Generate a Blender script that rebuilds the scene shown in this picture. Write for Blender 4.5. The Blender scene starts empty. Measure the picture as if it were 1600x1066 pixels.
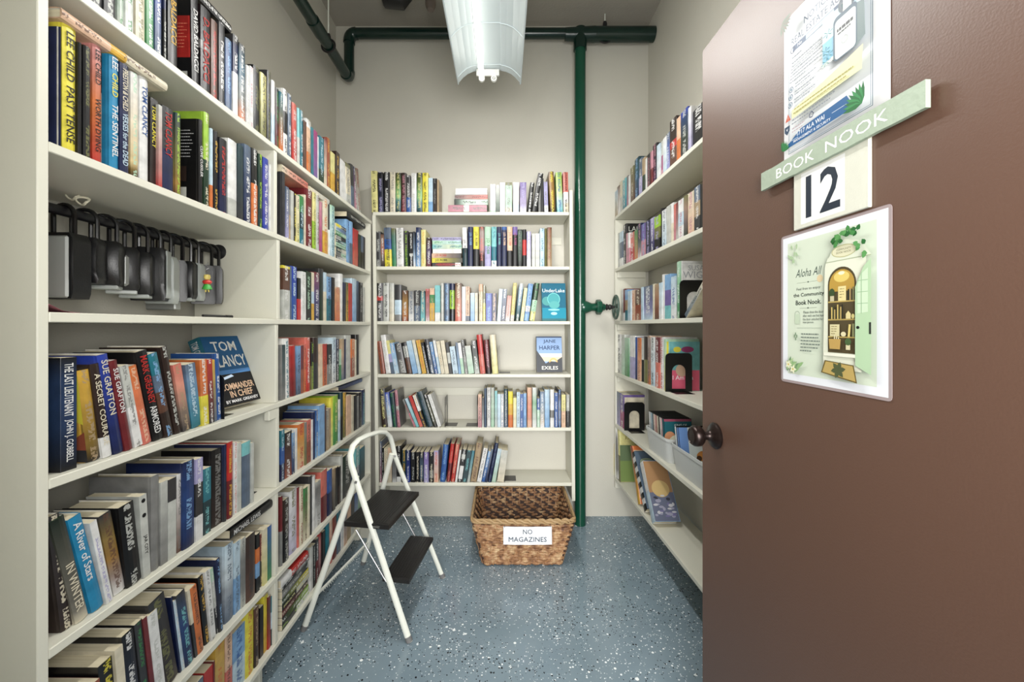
import bpy, math, random
from mathutils import Matrix, Vector

# ------------------------------------------------------------------ camera, world, lights
CX, CY, F, EYE = 785.0, 510.0, 625.0, 1.264
scene = bpy.context.scene
COL = scene.collection
cam = bpy.data.cameras.new('camera')
cam.sensor_width = 36.0
cam.lens = F / 1600.0 * 36.0
cam.shift_x = (800 - CX) / 1600.0
cam.shift_y = -(533 - CY) / 1600.0
cam.clip_start = 0.02
co = bpy.data.objects.new('camera', cam)
co.location = (0, 0, EYE)
co.rotation_euler = (math.pi / 2, 0, 0)
COL.objects.link(co)
scene.camera = co

scene.view_settings.view_transform = 'Standard'
scene.view_settings.look = 'None'
scene.view_settings.gamma = 1.0
scene.view_settings.use_curve_mapping = False
scene.view_settings.exposure = 0.3
TUBE_STRENGTH = 3.2
TUBE_DOWN, TUBE_RIGHT, TUBE_LEFT, TUBE_END = 15.0, 6.0, 2.0, 0.9
TUBE_COL = (1, 0.985, 0.95)
DOORWAY_FILL_W = 190.0
CAMERA_FILL_W = 14.5

world = bpy.data.worlds.new('world')
scene.world = world
world.use_nodes = True
world.node_tree.nodes['Background'].inputs[0].default_value = (0.95, 0.97, 1.0, 1)
world.node_tree.nodes['Background'].inputs[1].default_value = 0.6


def area_light(name, loc, rot, sx, sy, watts, color=(1, 1, 1)):
    l = bpy.data.lights.new(name, 'AREA')
    l.shape = 'RECTANGLE'
    l.size, l.size_y = sx, sy
    l.energy = watts
    l.color = color
    o = bpy.data.objects.new(name, l)
    o.location = loc
    o.rotation_euler = rot
    COL.objects.link(o)
    return o


# light of the fluorescent tube (the tube itself is built further down)
area_light('tube_light_down', (-0.099, 1.33, 2.432), (0, 0, 0), 0.03, 1.15, TUBE_DOWN, TUBE_COL)
area_light('tube_light_right', (0.096, 1.56, 2.430), (0, math.radians(-68), 0), 0.03, 0.7, TUBE_RIGHT, TUBE_COL)
area_light('tube_light_left', (-0.222, 1.33, 2.430), (0, math.radians(68), 0), 0.03, 1.15, TUBE_LEFT, TUBE_COL)
area_light('tube_light_end', (-0.099, 1.945, 2.428), (math.radians(62), 0, 0), 0.22, 0.03, TUBE_END, TUBE_COL)
# added unseen fill light behind the doorway, brightening the back of the room
area_light('doorway_fill_light', (-0.05, -2.5, 1.35), (math.radians(90), 0, 0), 2.0, 2.0, DOORWAY_FILL_W, (1, 0.985, 0.96))
# added unseen fill beside the camera, lifting the near left panel and shelves
area_light('camera_fill_light', (0.13, -0.12, 1.45), (math.radians(90), 0, math.radians(12)), 0.5, 0.6, CAMERA_FILL_W, (1, 0.985, 0.95))

# ------------------------------------------------------------------ helpers
R = random.Random(7)


def lin(c):
    return tuple(((v / 12.92) if v <= 0.04045 else ((v + 0.055) / 1.055) ** 2.4) for v in c)


PAL = dict(
    BK=((.07, .07, .08), 'black'), CH=((.2, .2, .21), 'charcoal'), GY=((.5, .5, .49), 'grey'), LG=((.76, .77, .74), 'light grey'),
    WH=((.9, .9, .89), 'white'), CR=((.88, .84, .73), 'cream'), TN=((.68, .58, .44), 'tan'), BR=((.38, .24, .18), 'brown'),
    DB=((.19, .13, .11), 'dark brown'), OR=((.87, .45, .2), 'orange'), RD=((.77, .16, .14), 'red'), MR=((.45, .12, .14), 'maroon'),
    CO=((.85, .42, .36), 'coral'), PK=((.78, .52, .58), 'pink'), MG=((.66, .22, .45), 'magenta'), PU=((.44, .35, .63), 'purple'),
    LV=((.66, .64, .82), 'lavender'), NV=((.09, .13, .3), 'navy'), BL=((.15, .34, .64), 'blue'), RB=((.14, .24, .68), 'royal blue'),
    SB=((.48, .67, .86), 'sky blue'), PB=((.74, .84, .9), 'pale blue'), TL=((.12, .46, .53), 'teal'), DT=((.08, .22, .25), 'dark teal'),
    TQ=((.45, .76, .77), 'turquoise'), MT=((.68, .84, .72), 'mint'), GR=((.2, .55, .28), 'green'), DG=((.1, .22, .14), 'dark green'),
    LM=((.62, .8, .2), 'lime'), OL=((.45, .45, .25), 'olive'), YL=((.93, .87, .22), 'yellow'), GD=((.88, .68, .22), 'gold'),
    PY=((.9, .87, .55), 'pale yellow'), PE=((.9, .73, .6), 'peach'), RS=((.62, .3, .2), 'rust'), SL=((.34, .41, .5), 'slate blue'),
    CB=((.1, .54, .74), 'cerulean blue'))


def rgb(code):
    c = PAL[code][0]
    g = sum(c) / 3
    return tuple((g + (v - g) * .87) * .885 for v in c)


MATS = {}


def mat(name, color=None, rough=0.5, metal=0.0, spec=0.5, emit=None, estr=0.0):
    if name in MATS:
        return MATS[name]
    m = bpy.data.materials.new(name)
    m.use_nodes = True
    b = m.node_tree.nodes['Principled BSDF']
    if color is not None:
        b.inputs['Base Color'].default_value = (*lin(color), 1)
    b.inputs['Roughness'].default_value = rough
    b.inputs['Metallic'].default_value = metal
    b.inputs['Specular IOR Level'].default_value = spec
    if emit:
        b.inputs['Emission Color'].default_value = (*lin(emit), 1)
        b.inputs['Emission Strength'].default_value = estr
    MATS[name] = m
    return m


def nodes(m):
    nt = m.node_tree
    return nt.nodes, nt.links, nt.nodes['Principled BSDF']


def math_node(N, L, op, a, b=None, c=None):
    n = N.new('ShaderNodeMath')
    n.operation = op
    for i, v in enumerate((a, b, c)):
        if v is None:
            continue
        if isinstance(v, (int, float)):
            n.inputs[i].default_value = v
        else:
            L.new(v, n.inputs[i])
    return n.outputs[0]


def noise_tex(N, L, vec, scale, detail=2.0, rough=0.5):
    n = N.new('ShaderNodeTexNoise')
    n.inputs['Scale'].default_value = scale
    n.inputs['Detail'].default_value = detail
    n.inputs['Roughness'].default_value = rough
    if vec is not None:
        L.new(vec, n.inputs['Vector'])
    return n.outputs['Fac']


def painted(name, color, rough=0.5, var=0.06, scale=3.0, bump=0.02, bscale=120.0, spec=0.5, dirt=0.0):
    """painted surface: slight mottling, fine relief."""
    if name in MATS:
        return MATS[name]
    m = mat(name, color, rough, spec=spec)
    N, L, B = nodes(m)
    tc = N.new('ShaderNodeTexCoord').outputs['Object']
    f = noise_tex(N, L, tc, scale, 4)
    mix = N.new('ShaderNodeMix')
    mix.data_type = 'RGBA'
    c = lin(color)
    mix.inputs[6].default_value = (*[v * (1 - var) for v in c], 1)
    mix.inputs[7].default_value = (*[min(1, v * (1 + var)) for v in c], 1)
    L.new(f, mix.inputs[0])
    out = mix.outputs[2]
    if dirt:
        f2 = noise_tex(N, L, tc, 14, 6, 0.7)
        mr = N.new('ShaderNodeMapRange')
        mr.inputs[1].default_value, mr.inputs[2].default_value = 0.62, 0.8
        mr.inputs[4].default_value = dirt
        L.new(f2, mr.inputs[0])
        mx = N.new('ShaderNodeMix')
        mx.data_type = 'RGBA'
        L.new(mr.outputs[0], mx.inputs[0])
        L.new(out, mx.inputs[6])
        mx.inputs[7].default_value = (*[v * 0.6 for v in c], 1)
        out = mx.outputs[2]
    L.new(out, B.inputs['Base Color'])
    bm = N.new('ShaderNodeBump')
    bm.inputs['Strength'].default_value = bump
    bm.inputs['Distance'].default_value = 0.01
    L.new(noise_tex(N, L, tc, bscale, 3), bm.inputs['Height'])
    L.new(bm.outputs[0], B.inputs['Normal'])
    return m


def vcol_mat(name, rough=0.45, ink=False, spec=0.5):
    """colour from the 'Col' attribute; with ink: rows of small printed marks along a spine (UV)."""
    if name in MATS:
        return MATS[name]
    m = mat(name, (1, 1, 1), rough, spec=spec)
    N, L, B = nodes(m)
    a = N.new('ShaderNodeAttribute')
    a.attribute_name = 'Col'
    col = a.outputs['Color']
    if ink:
        uv = N.new('ShaderNodeUVMap')
        uv.uv_map = 'UVMap'
        sep = N.new('ShaderNodeSeparateXYZ')
        L.new(uv.outputs[0], sep.inputs[0])
        U, V = sep.outputs[0], sep.outputs[1]
        oc = N.new('ShaderNodeTexCoord').outputs['Object']
        # printed picture variation of the cover
        f = noise_tex(N, L, oc, 28, 3)
        mr = N.new('ShaderNodeMapRange')
        mr.inputs[1].default_value, mr.inputs[2].default_value = 0.3, 0.7
        mr.inputs[3].default_value, mr.inputs[4].default_value = 0.78, 1.2
        L.new(f, mr.inputs[0])
        mul = N.new('ShaderNodeMix')
        mul.data_type = 'RGBA'
        mul.blend_type = 'MULTIPLY'
        mul.inputs[0].default_value = 1
        L.new(col, mul.inputs[6])
        cmb = N.new('ShaderNodeCombineColor')
        for i in range(3):
            L.new(mr.outputs[0], cmb.inputs[i])
        L.new(cmb.outputs[0], mul.inputs[7])
        col = mul.outputs[2]
        ia = N.new('ShaderNodeAttribute')
        ia.attribute_name = 'Ink'
        # strip in the middle of the spine
        d = math_node(N, L, 'ABSOLUTE', math_node(N, L, 'SUBTRACT', U, 0.5))
        strip = math_node(N, L, 'LESS_THAN', d, 0.21)
        cv = N.new('ShaderNodeCombineXYZ')
        L.new(math_node(N, L, 'MULTIPLY', U, 4.0), cv.inputs[0])
        L.new(math_node(N, L, 'MULTIPLY', V, 190.0), cv.inputs[1])
        g = math_node(N, L, 'GREATER_THAN', noise_tex(N, L, cv.outputs[0], 1.0, 1.0), 0.48)
        cw = N.new('ShaderNodeCombineXYZ')
        L.new(math_node(N, L, 'MULTIPLY', V, 16.0), cw.inputs[1])
        w = math_node(N, L, 'GREATER_THAN', noise_tex(N, L, cw.outputs[0], 1.0, 0.0), 0.44)
        mk = math_node(N, L, 'MULTIPLY', math_node(N, L, 'MULTIPLY', strip, g), math_node(N, L, 'MULTIPLY', w, ia.outputs['Alpha']))
        mk = math_node(N, L, 'MULTIPLY', mk, 0.8)
        mx = N.new('ShaderNodeMix')
        mx.data_type = 'RGBA'
        L.new(mk, mx.inputs[0])
        L.new(col, mx.inputs[6])
        L.new(ia.outputs['Color'], mx.inputs[7])
        col = mx.outputs[2]
    L.new(col, B.inputs['Base Color'])
    return m


def tag(o, label=None, cat=None, group=None, kind=None):
    if label:
        if len(label.split()) > 16:
            label = label.replace(' and ', ' ', 1) if len(label.split()) == 17 else label.replace(' shelf,', ',')
        o['label'] = label
    if cat:
        o['category'] = cat
    if group:
        o['group'] = group
    if kind:
        o['kind'] = kind
    return o


class MB:
    """collects shapes, builds one mesh object"""

    def __init__(s):
        s.v, s.f, s.c = [], [], []

    def add(s, vs, fs, M=None, color=None):
        n = len(s.v)
        for p in vs:
            p = Vector(p)
            s.v.append(tuple(M @ p if M is not None else p))
        for f in fs:
            s.f.append([n + i for i in f])
            s.c.append(color)
        return s

    def box(s, x0, x1, y0, y1, z0, z1, M=None, color=None):
        vs = [(x0, y0, z0), (x1, y0, z0), (x1, y1, z0), (x0, y1, z0), (x0, y0, z1), (x1, y0, z1), (x1, y1, z1), (x0, y1, z1)]
        return s.add(vs, [(0, 3, 2, 1), (4, 5, 6, 7), (0, 1, 5, 4), (1, 2, 6, 5), (2, 3, 7, 6), (3, 0, 4, 7)], M, color)

    def bbox(s, x0, x1, y0, y1, z0, z1, b=0.002, M=None, color=None):
        """box with chamfered edges"""
        b = min(b, (x1 - x0) * .45, (y1 - y0) * .45, (z1 - z0) * .45)
        vs = []
        X, Y, Z = (x0, x1), (y0, y1), (z0, z1)
        sg = (1, -1)
        idx = {}
        for i in range(2):
            for j in range(2):
                for k in range(2):
                    for a in range(3):
                        p = [X[i] + sg[i] * b, Y[j] + sg[j] * b, Z[k] + sg[k] * b]
                        p[a] = (X[i], Y[j], Z[k])[a]
                        idx[i, j, k, a] = len(vs)
                        vs.append(p)
        fs = []
        q = lambda *t: [idx[u] for u in t]
        for i in range(2):
            f = q((i, 0, 0, 0), (i, 1, 0, 0), (i, 1, 1, 0), (i, 0, 1, 0))
            fs.append(f if i else f[::-1])
            f = q((0, i, 0, 1), (1, i, 0, 1), (1, i, 1, 1), (0, i, 1, 1))
            fs.append(f[::-1] if i else f)
            f = q((0, 0, i, 2), (1, 0, i, 2), (1, 1, i, 2), (0, 1, i, 2))
            fs.append(f if i else f[::-1])
        for j in range(2):
            for k in range(2):
                f = q((0, j, k, 1), (1, j, k, 1), (1, j, k, 2), (0, j, k, 2))
                fs.append(f if (j + k) % 2 == 1 and j == 0 or (j + k) % 2 == 0 and j == 1 else f[::-1])
                f = q((j, 0, k, 0), (j, 1, k, 0), (j, 1, k, 2), (j, 0, k, 2))
                fs.append(f if (j == k) is False and j == 1 or (j == k and j == 0) else f[::-1])
                f = q((j, k, 0, 0), (j, k, 1, 0), (j, k, 1, 1), (j, k, 0, 1))
                fs.append(f if (j == k == 0) or (j == k == 1) else f[::-1])
                for t in ():
                    pass
        for i in range(2):
            for j in range(2):
                for k in range(2):
                    f = q((i, j, k, 0), (i, j, k, 1), (i, j, k, 2))
                    fs.append(f if (i + j + k) % 2 else f[::-1])
        return s.add(vs, fs, M, color)

    def prism(s, pts, z0, z1, M=None, color=None, caps=True):
        """pts: ccw outline in xy, extruded along z"""
        n = len(pts)
        vs = [(x, y, z0) for x, y in pts] + [(x, y, z1) for x, y in pts]
        fs = [(i, (i + 1) % n, n + (i + 1) % n, n + i) for i in range(n)]
        if caps:
            fs += [tuple(range(n - 1, -1, -1)), tuple(range(n, 2 * n))]
        return s.add(vs, fs, M, color)

    def tube(s, path, r, n=8, closed=False, M=None, color=None, flat=1.0, up=None):
        P = [Vector(p) for p in path]
        m = len(P)
        rs = r if isinstance(r, (list, tuple)) else [r] * m
        T = []
        for i in range(m):
            if closed:
                t = P[(i + 1) % m] - P[i - 1]
            else:
                t = P[min(i + 1, m - 1)] - P[max(i - 1, 0)]
            T.append(t.normalized() if t.length > 1e-9 else Vector((0, 0, 1)))
        a = Vector(up) if up else (Vector((0, 0, 1)) if abs(T[0].z) < 0.9 else Vector((1, 0, 0)))
        vs = []
        nrm = (a - T[0] * a.dot(T[0])).normalized()
        for i in range(m):
            nrm = (nrm - T[i] * nrm.dot(T[i])).normalized()
            b = T[i].cross(nrm)
            for k in range(n):
                an = 2 * math.pi * k / n
                vs.append(P[i] + (nrm * math.cos(an) + b * math.sin(an) * flat) * rs[i])
        fs = []
        for i in range(m if closed else m - 1):
            j = (i + 1) % m
            for k in range(n):
                l = (k + 1) % n
                fs.append((i * n + k, i * n + l, j * n + l, j * n + k))
        if not closed:
            fs.append(tuple(range(n - 1, -1, -1)))
            fs.append(tuple((m - 1) * n + k for k in range(n)))
        return s.add(vs, fs, M, color)

    def lathe(s, prof, n=24, M=None, color=None):
        """prof: (r, z) pairs, around z"""
        vs, fs = [], []
        m = len(prof)
        for r, z in prof:
            for k in range(n):
                a = 2 * math.pi * k / n
                vs.append((r * math.cos(a), r * math.sin(a), z))
        for i in range(m - 1):
            for k in range(n):
                l = (k + 1) % n
                fs.append((i * n + k, i * n + l, (i + 1) * n + l, (i + 1) * n + k))
        fs.append(tuple(range(n - 1, -1, -1)))
        fs.append(tuple((m - 1) * n + k for k in range(n)))
        return s.add(vs, fs, M, color)

    def build(s, name, material, parent=None, smooth=False, ink=None, uvs=None):
        me = bpy.data.meshes.new(name)
        me.from_pydata(s.v, [], s.f)
        if any(c is not None for c in s.c):
            ca = me.color_attributes.new('Col', 'FLOAT_COLOR', 'CORNER')
            buf = []
            for f, c in zip(s.f, s.c):
                if isinstance(c, list):
                    for q in c:
                        buf.extend((*lin(q), 1.0))
                    continue
                cc = (*lin(c or (1, 1, 1)), 1.0)
                buf.extend(cc * len(f))
            ca.data.foreach_set('color', buf)
        if ink is not None:
            ia = me.color_attributes.new('Ink', 'FLOAT_COLOR', 'CORNER')
            buf = []
            for f, a in zip(s.f, ink):
                buf.extend(a * len(f))
            ia.data.foreach_set('color', buf)
            ul = me.uv_layers.new(name='UVMap')
            b2 = []
            for u in uvs:
                b2.extend(u)
            ul.data.foreach_set('uv', b2)
        if smooth:
            me.polygons.foreach_set('use_smooth', [True] * len(me.polygons))
            me.set_sharp_from_angle(angle=math.radians(40))
        me.materials.append(material)
        o = bpy.data.objects.new(name, me)
        COL.objects.link(o)
        if parent is not None:
            o.parent = parent
        return o


def empty(name, loc=(0, 0, 0), rot=(0, 0, 0)):
    o = bpy.data.objects.new(name, None)
    o.empty_display_size = 0.05
    o.location = loc
    o.rotation_euler = rot
    COL.objects.link(o)
    return o


TXT = {}


def text_mesh(body, bold=0.0, shear=0.0):
    """flat letters -> (verts, faces) normalised: width w, cap height ~1, centred"""
    key = (body, bold, shear)
    if key in TXT:
        return TXT[key]
    cu = bpy.data.curves.new('t', 'FONT')
    cu.body = body
    cu.resolution_u = 2
    cu.offset = bold
    cu.shear = shear
    cu.align_x = 'LEFT'
    o = bpy.data.objects.new('t', cu)
    me = bpy.data.meshes.new_from_object(o)
    vs = [v.co.copy() for v in me.vertices]
    fs = [tuple(p.vertices) for p in me.polygons]
    bpy.data.objects.remove(o)
    bpy.data.meshes.remove(me)
    bpy.data.curves.remove(cu)
    if not vs:
        TXT[key] = ([], [], 1)
        return TXT[key]
    x0, x1 = min(v.x for v in vs), max(v.x for v in vs)
    y0, y1 = min(v.y for v in vs), max(v.y for v in vs)
    h = y1 - y0
    vs = [((v.x - (x0 + x1) / 2) / h, (v.y - (y0 + y1) / 2) / h) for v in vs]
    TXT[key] = (vs, fs, (x1 - x0) / h)
    return TXT[key]


class Flat:
    """flat print: coloured polygons in a plane (x right, y up), each later one 0.05 mm prouder"""

    def __init__(s, step=0.00006, z=0.0, tone=1.0):
        s.mb = MB()
        s.tone = tone
        s.z = z
        s.step = step

    def poly(s, pts, color):
        s.z += s.step
        s.mb.add([(x, y, s.z) for x, y in pts], [tuple(range(len(pts)))], None, color)

    def rect(s, x0, y0, x1, y1, color):
        s.poly([(x0, y0), (x1, y0), (x1, y1), (x0, y1)], color)

    def ell(s, cx, cy, rx, ry, color, n=20):
        s.poly([(cx + rx * math.cos(2 * math.pi * k / n), cy + ry * math.sin(2 * math.pi * k / n)) for k in range(n)], color)

    def ring(s, cx, cy, r, w, color, n=20):
        s.z += s.step
        vs = []
        for k in range(n):
            a = 2 * math.pi * k / n
            vs += [(cx + r * math.cos(a), cy + r * math.sin(a), s.z), (cx + (r - w) * math.cos(a), cy + (r - w) * math.sin(a), s.z)]
        s.mb.add(vs, [(2 * k, 2 * ((k + 1) % n), 2 * ((k + 1) % n) + 1, 2 * k + 1) for k in range(n)], None, color)

    def text(s, body, cx, cy, h, color, w=None, bold=0.0, shear=0.0, maxw=None, rot=0.0):
        vs, fs, ww = text_mesh(body, min(bold, .012), shear)
        sx = h if w is None else w / ww
        if maxw and ww * sx > maxw:
            sx = maxw / ww
        s.z += s.step
        c, n = math.cos(rot), math.sin(rot)
        s.mb.add([(cx + x * sx * c - y * h * n, cy + x * sx * n + y * h * c, s.z) for x, y in vs], fs, None, color)

    def lines(s, x0, y, x1, n, dy, th, color, last=0.6, rnd=None):
        """rows too small to read"""
        rr = rnd or R
        for i in range(n):
            xe = x0 + (x1 - x0) * (last if i == n - 1 else rr.uniform(0.86, 1))
            x = x0
            while x < xe:
                w = rr.uniform(0.0025, 0.007)
                s.rect(x, y - i * dy, min(x + w, xe), y - i * dy + th, color)
                x += w + 0.0012

    def build(s, name, parent, M=None, rough=0.5):
        s.mb.c = [tuple(v * s.tone for v in c) for c in s.mb.c]
        o = s.mb.build(name, vcol_mat('printed_ink_%d' % int(rough * 100), rough, spec=.3), parent)
        if M is not None:
            o.matrix_local = M
        return o


# ------------------------------------------------------------------ materials
SHELF = painted('shelf_paint', (.805, .80, .745), 0.42, 0.03, 6, 0.03, 60, dirt=0.12)
WALL = painted('wall_paint', (.765, .755, .71), 0.5, 0.035, 2.2, 0.10, 180)
WALLC = painted('ceiling_paint', (.62, .6, .56), 0.7, 0.08, 3, 0.2, 90, dirt=0.3)
BLACKP = painted('black_plastic', (.09, .09, .1), 0.38, 0.1, 20, 0.04, 400)
BLACKM = painted('black_enamel', (.05, .05, .055), 0.3, 0.05, 20, 0.01, 200)
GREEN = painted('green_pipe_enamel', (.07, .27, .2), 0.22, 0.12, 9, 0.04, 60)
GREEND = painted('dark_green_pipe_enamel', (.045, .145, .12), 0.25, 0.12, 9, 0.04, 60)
STOOLW = painted('white_tube_enamel', (.86, .87, .83), 0.33, 0.03, 12, 0.02, 90, dirt=0.2)
STEEL = mat('steel', (.72, .72, .72), 0.3, 1.0)
BOOK = vcol_mat('book_cover', 0.36, ink=True)
PAGES = mat('page_edges', (.82, .78, .66), 0.85)
N_, L_, B_ = nodes(PAGES)
tc_ = N_.new('ShaderNodeTexCoord')
mp_ = N_.new('ShaderNodeMapping')
mp_.inputs['Scale'].default_value = (900, 6, 6)
L_.new(tc_.outputs['Object'], mp_.inputs[0])
cr_ = N_.new('ShaderNodeMix')
cr_.data_type = 'RGBA'
cr_.inputs[6].default_value = (*lin((.70, .65, .53)), 1)
cr_.inputs[7].default_value = (*lin((.90, .87, .77)), 1)
L_.new(noise_tex(N_, L_, mp_.outputs[0], 1.0, 2), cr_.inputs[0])
L_.new(cr_.outputs[2], B_.inputs['Base Color'])
PAPERM = mat('white_paper', (.84, .85, .87), 0.7)

FLOORM = mat('speckled_epoxy', (.36, .41, .45), 0.16)
N_, L_, B_ = nodes(FLOORM)
tc_ = N_.new('ShaderNodeTexCoord').outputs['Object']


def flecks(scale, thr, lo, dens_scale, off):
    mp = N_.new('ShaderNodeMapping')
    mp.inputs['Location'].default_value = (off, off * 2.3, 0)
    L_.new(tc_, mp.inputs[0])
    v = N_.new('ShaderNodeTexVoronoi')
    v.inputs['Scale'].default_value = scale
    L_.new(mp.outputs[0], v.inputs['Vector'])
    sp = N_.new('ShaderNodeSeparateColor')
    L_.new(v.outputs['Color'], sp.inputs[0])
    pick = math_node(N_, L_, 'MULTIPLY', sp.outputs[0], math_node(N_, L_, 'ADD', noise_tex(N_, L_, mp.outputs[0], dens_scale, 2), lo))
    pick = math_node(N_, L_, 'GREATER_THAN', pick, thr)
    size = math_node(N_, L_, 'LESS_THAN', v.outputs['Distance'], math_node(N_, L_, 'MULTIPLY_ADD', sp.outputs[1], 0.3, 0.12))
    return math_node(N_, L_, 'MULTIPLY', pick, size)


base_ = N_.new('ShaderNodeMix')
base_.data_type = 'RGBA'
base_.inputs[6].default_value = (*lin((.43, .50, .54)), 1)
base_.inputs[7].default_value = (*lin((.53, .60, .64)), 1)
L_.new(noise_tex(N_, L_, tc_, 5, 4), base_.inputs[0])
out_ = base_.outputs[2]
for (sc_, th_, lo_, ds_, of_, cc_) in ((95, .86, .5, 3, 0, (.93, .95, .96)), (150, .80, .5, 4, 5, (.86, .89, .91)), (100, .86, .5, 3.3, 11, (.06, .07, .09)), (150, .88, .5, 3.6, 23, (.1, .12, .15)), (60, 1.0, .5, 3, 17, (.95, .97, .97))):
    mx_ = N_.new('ShaderNodeMix')
    mx_.data_type = 'RGBA'
    L_.new(flecks(sc_, th_, lo_, ds_, of_), mx_.inputs[0])
    L_.new(out_, mx_.inputs[6])
    mx_.inputs[7].default_value = (*lin(cc_), 1)
    out_ = mx_.outputs[2]
L_.new(out_, B_.inputs['Base Color'])
bp_ = N_.new('ShaderNodeBump')
bp_.inputs['Strength'].default_value = 0.12
bp_.inputs['Distance'].default_value = 0.004
L_.new(noise_tex(N_, L_, tc_, 40, 3), bp_.inputs['Height'])
L_.new(bp_.outputs[0], B_.inputs['Normal'])

DOORM = painted('brown_door_paint', (.325, .235, .19), 0.42, 0.05, 3, 0.05, 300)

# ------------------------------------------------------------------ room shell
XL, XR, YB, ZC = -1.107, 0.970, 2.66, 3.26
YF0, YF1 = 0.07, 0.19          # front wall with the doorway
DX0, DX1, DH = -0.36, 0.585, 2.06


def struct(name, x0, x1, y0, y1, z0, z1, m):
    return tag(MB().box(x0, x1, y0, y1, z0, z1).build(name, m), kind='structure')


struct('floor', -2.2, 2.2, -2.6, YB + .1, -0.1, 0, FLOORM)
struct('ceiling', XL - .1, XR + .1, YF0, YB + .1, ZC, ZC + .1, WALLC)
struct('wall_back', XL - .1, XR + .1, YB, YB + .1, 0, ZC, WALL)
struct('wall_left', XL - .1, XL, YF0, YB, 0, ZC, WALL)
struct('wall_right', XR, XR + .1, YF0, YB, 0, ZC, WALL)
mb = MB()
mb.box(XL, DX0, YF0, YF1, 0, ZC)
mb.box(DX1 + .03, XR, YF0, YF1, 0, ZC)
mb.box(DX0, DX1 + .03, YF0, YF1, DH, ZC)
tag(mb.build('wall_front', WALL), kind='structure')

# ------------------------------------------------------------------ shelf frames of reference


class Unit:
    """a run of shelves: origin, u along the shelf (left to right as seen), v into the shelf"""

    def __init__(s, O, u, vpx, a, side):
        s.O = Vector((O[0], O[1], 0))
        s.u = Vector((u[0], u[1], 0)).normalized()
        s.v = Vector((-s.u.y, s.u.x, 0))
        s.yaw = math.atan2(s.u.y, s.u.x)
        s.vpx, s.a, s.side = vpx, a, side

    def pt(s, S, r, z):
        p = s.O + s.u * S + s.v * r
        p.z = z
        return p

    def S(s, x, rec):
        if s.side == 'back':
            return (x - CX) * (s.a + rec) / F
        if s.side == 'left':
            return (s.a + rec) * F / (s.vpx - x)
        return -(s.a + rec) * F / (x - s.vpx)

    def D(s, x, rec):
        return s.a + rec if s.side == 'back' else abs(s.S(x, rec))

    def Z(s, x, y, rec):
        return EYE + (CY - y) * s.D(x, rec) / F

    def M(s, S, r, z):
        return Matrix.Translation(s.pt(S, r, z)) @ Matrix.Rotation(s.yaw, 4, 'Z')


LEFT = Unit((-.80, 0), (.0064, 1), 789, .80, 'left')
BACK = Unit((0, 2.427), (1, 0), 785, 2.427, 'back')
RIGHT = Unit((.783, 0), (.0176, -1), 774, .783, 'right')
LZ = [EYE + z for z in (.632, .325, .025, -.269, -.568, -.875, -1.113)]
BZ = [EYE + z for z in (.695, .364, .031, -.291, -.616, -.951)]
RZ = [EYE + z for z in (.717, .376, .034, -.302, -.637, -.990)]

# ------------------------------------------------------------------ bookcases
TH = .018
case = empty('bookcase', LEFT.pt(1.4, 0, 0), (0, 0, LEFT.yaw))
tag(case, 'long cream painted bookcase of two bays along the left wall', 'bookcase')
ci = case.matrix_basis.inverted()
LD = .297


def lbox(name, s0, s1, r0, r1, z0, z1, b=.0015, case=case, ci=ci, unit=LEFT):
    o = MB().bbox(s0, s1, r0, r1, z0, z1, b, unit.M(0, 0, 0)).build(name, SHELF, case)
    o.data.transform(ci)
    return o


lbox('end_panel', .684, .702, 0, LD, 0, LZ[0] - TH)
lbox('end_panel', 2.385, 2.403, .004, LD, 0, LZ[0] - TH)
for i, z in enumerate(LZ):
    lbox('shelf', .7025 if i else .684, 2.4025 if i == 0 else 2.3845, 0, LD, z - TH, z)
for (za, zb, s) in ((1, 0, 1.392), (2, 1, 1.410), (3, 2, 1.399), (4, 3, 1.405), (5, 4, 1.399), (6, 5, 1.397)):
    lbox('divider', s, s + .018, .003, LD, LZ[za], LZ[zb] - TH)
lbox('cleat', 1.36, 1.405, .002, .02, LZ[3] - TH - .035, LZ[3] - TH)
for s in (.72, 1.40, 2.36):
    lbox('foot_block', s, s + .018, .06, LD, 0, LZ[6] - TH)

case = empty('bookcase', (-.17, 2.427, 0))
tag(case, 'cream painted six shelf bookcase on the back wall beside the green pipe', 'bookcase')
ci = case.matrix_basis.inverted()


def bbk(name, vs4, y0, y1, z0, z1):
    """leaning upright: vs4 = x of left/right face at top, then at bottom"""
    xa, xb, xc, xd = vs4
    vs = [(xc, y0, z0), (xd, y0, z0), (xd, y1, z0), (xc, y1, z0), (xa, y0, z1), (xb, y0, z1), (xb, y1, z1), (xa, y1, z1)]
    o = MB().add(vs, [(0, 3, 2, 1), (4, 5, 6, 7), (0, 1, 5, 4), (1, 2, 6, 5), (2, 3, 7, 6), (3, 0, 4, 7)]).build(name, SHELF, case)
    o.data.transform(ci)
    return o


k = 2.427 / F
bx = lambda px: (px - CX) * k
bbk('upright', (bx(581.7), bx(586.6), bx(587.5), bx(592.6)), 2.427, 2.655, .1, BZ[0] - .0205)
bbk('upright', (bx(889.6), bx(894.8), bx(893.6), bx(898.8)), 2.427, 2.655, EYE - (783 - CY) * k, EYE + (CY - 297) * k)
for i, z in enumerate(BZ):
    t = i / 5
    x0, x1 = bx(586.7 + 5.2 * t) if i else bx(582), bx(889.5 + 4 * t)
    o = MB().bbox(x0, x1, 2.429, 2.655, z - .0205, z, .0025).build('shelf', SHELF, case)
    o.data.transform(ci)
for zz in (EYE + (CY - 606) * 2.65 / F, EYE + (CY - 371) * 2.65 / F):
    o = MB().bbox(bx(592), bx(886), 2.6525, 2.656, zz - .05, zz, .001).build('cleat', SHELF, case)
    o.data.transform(ci)

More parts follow.
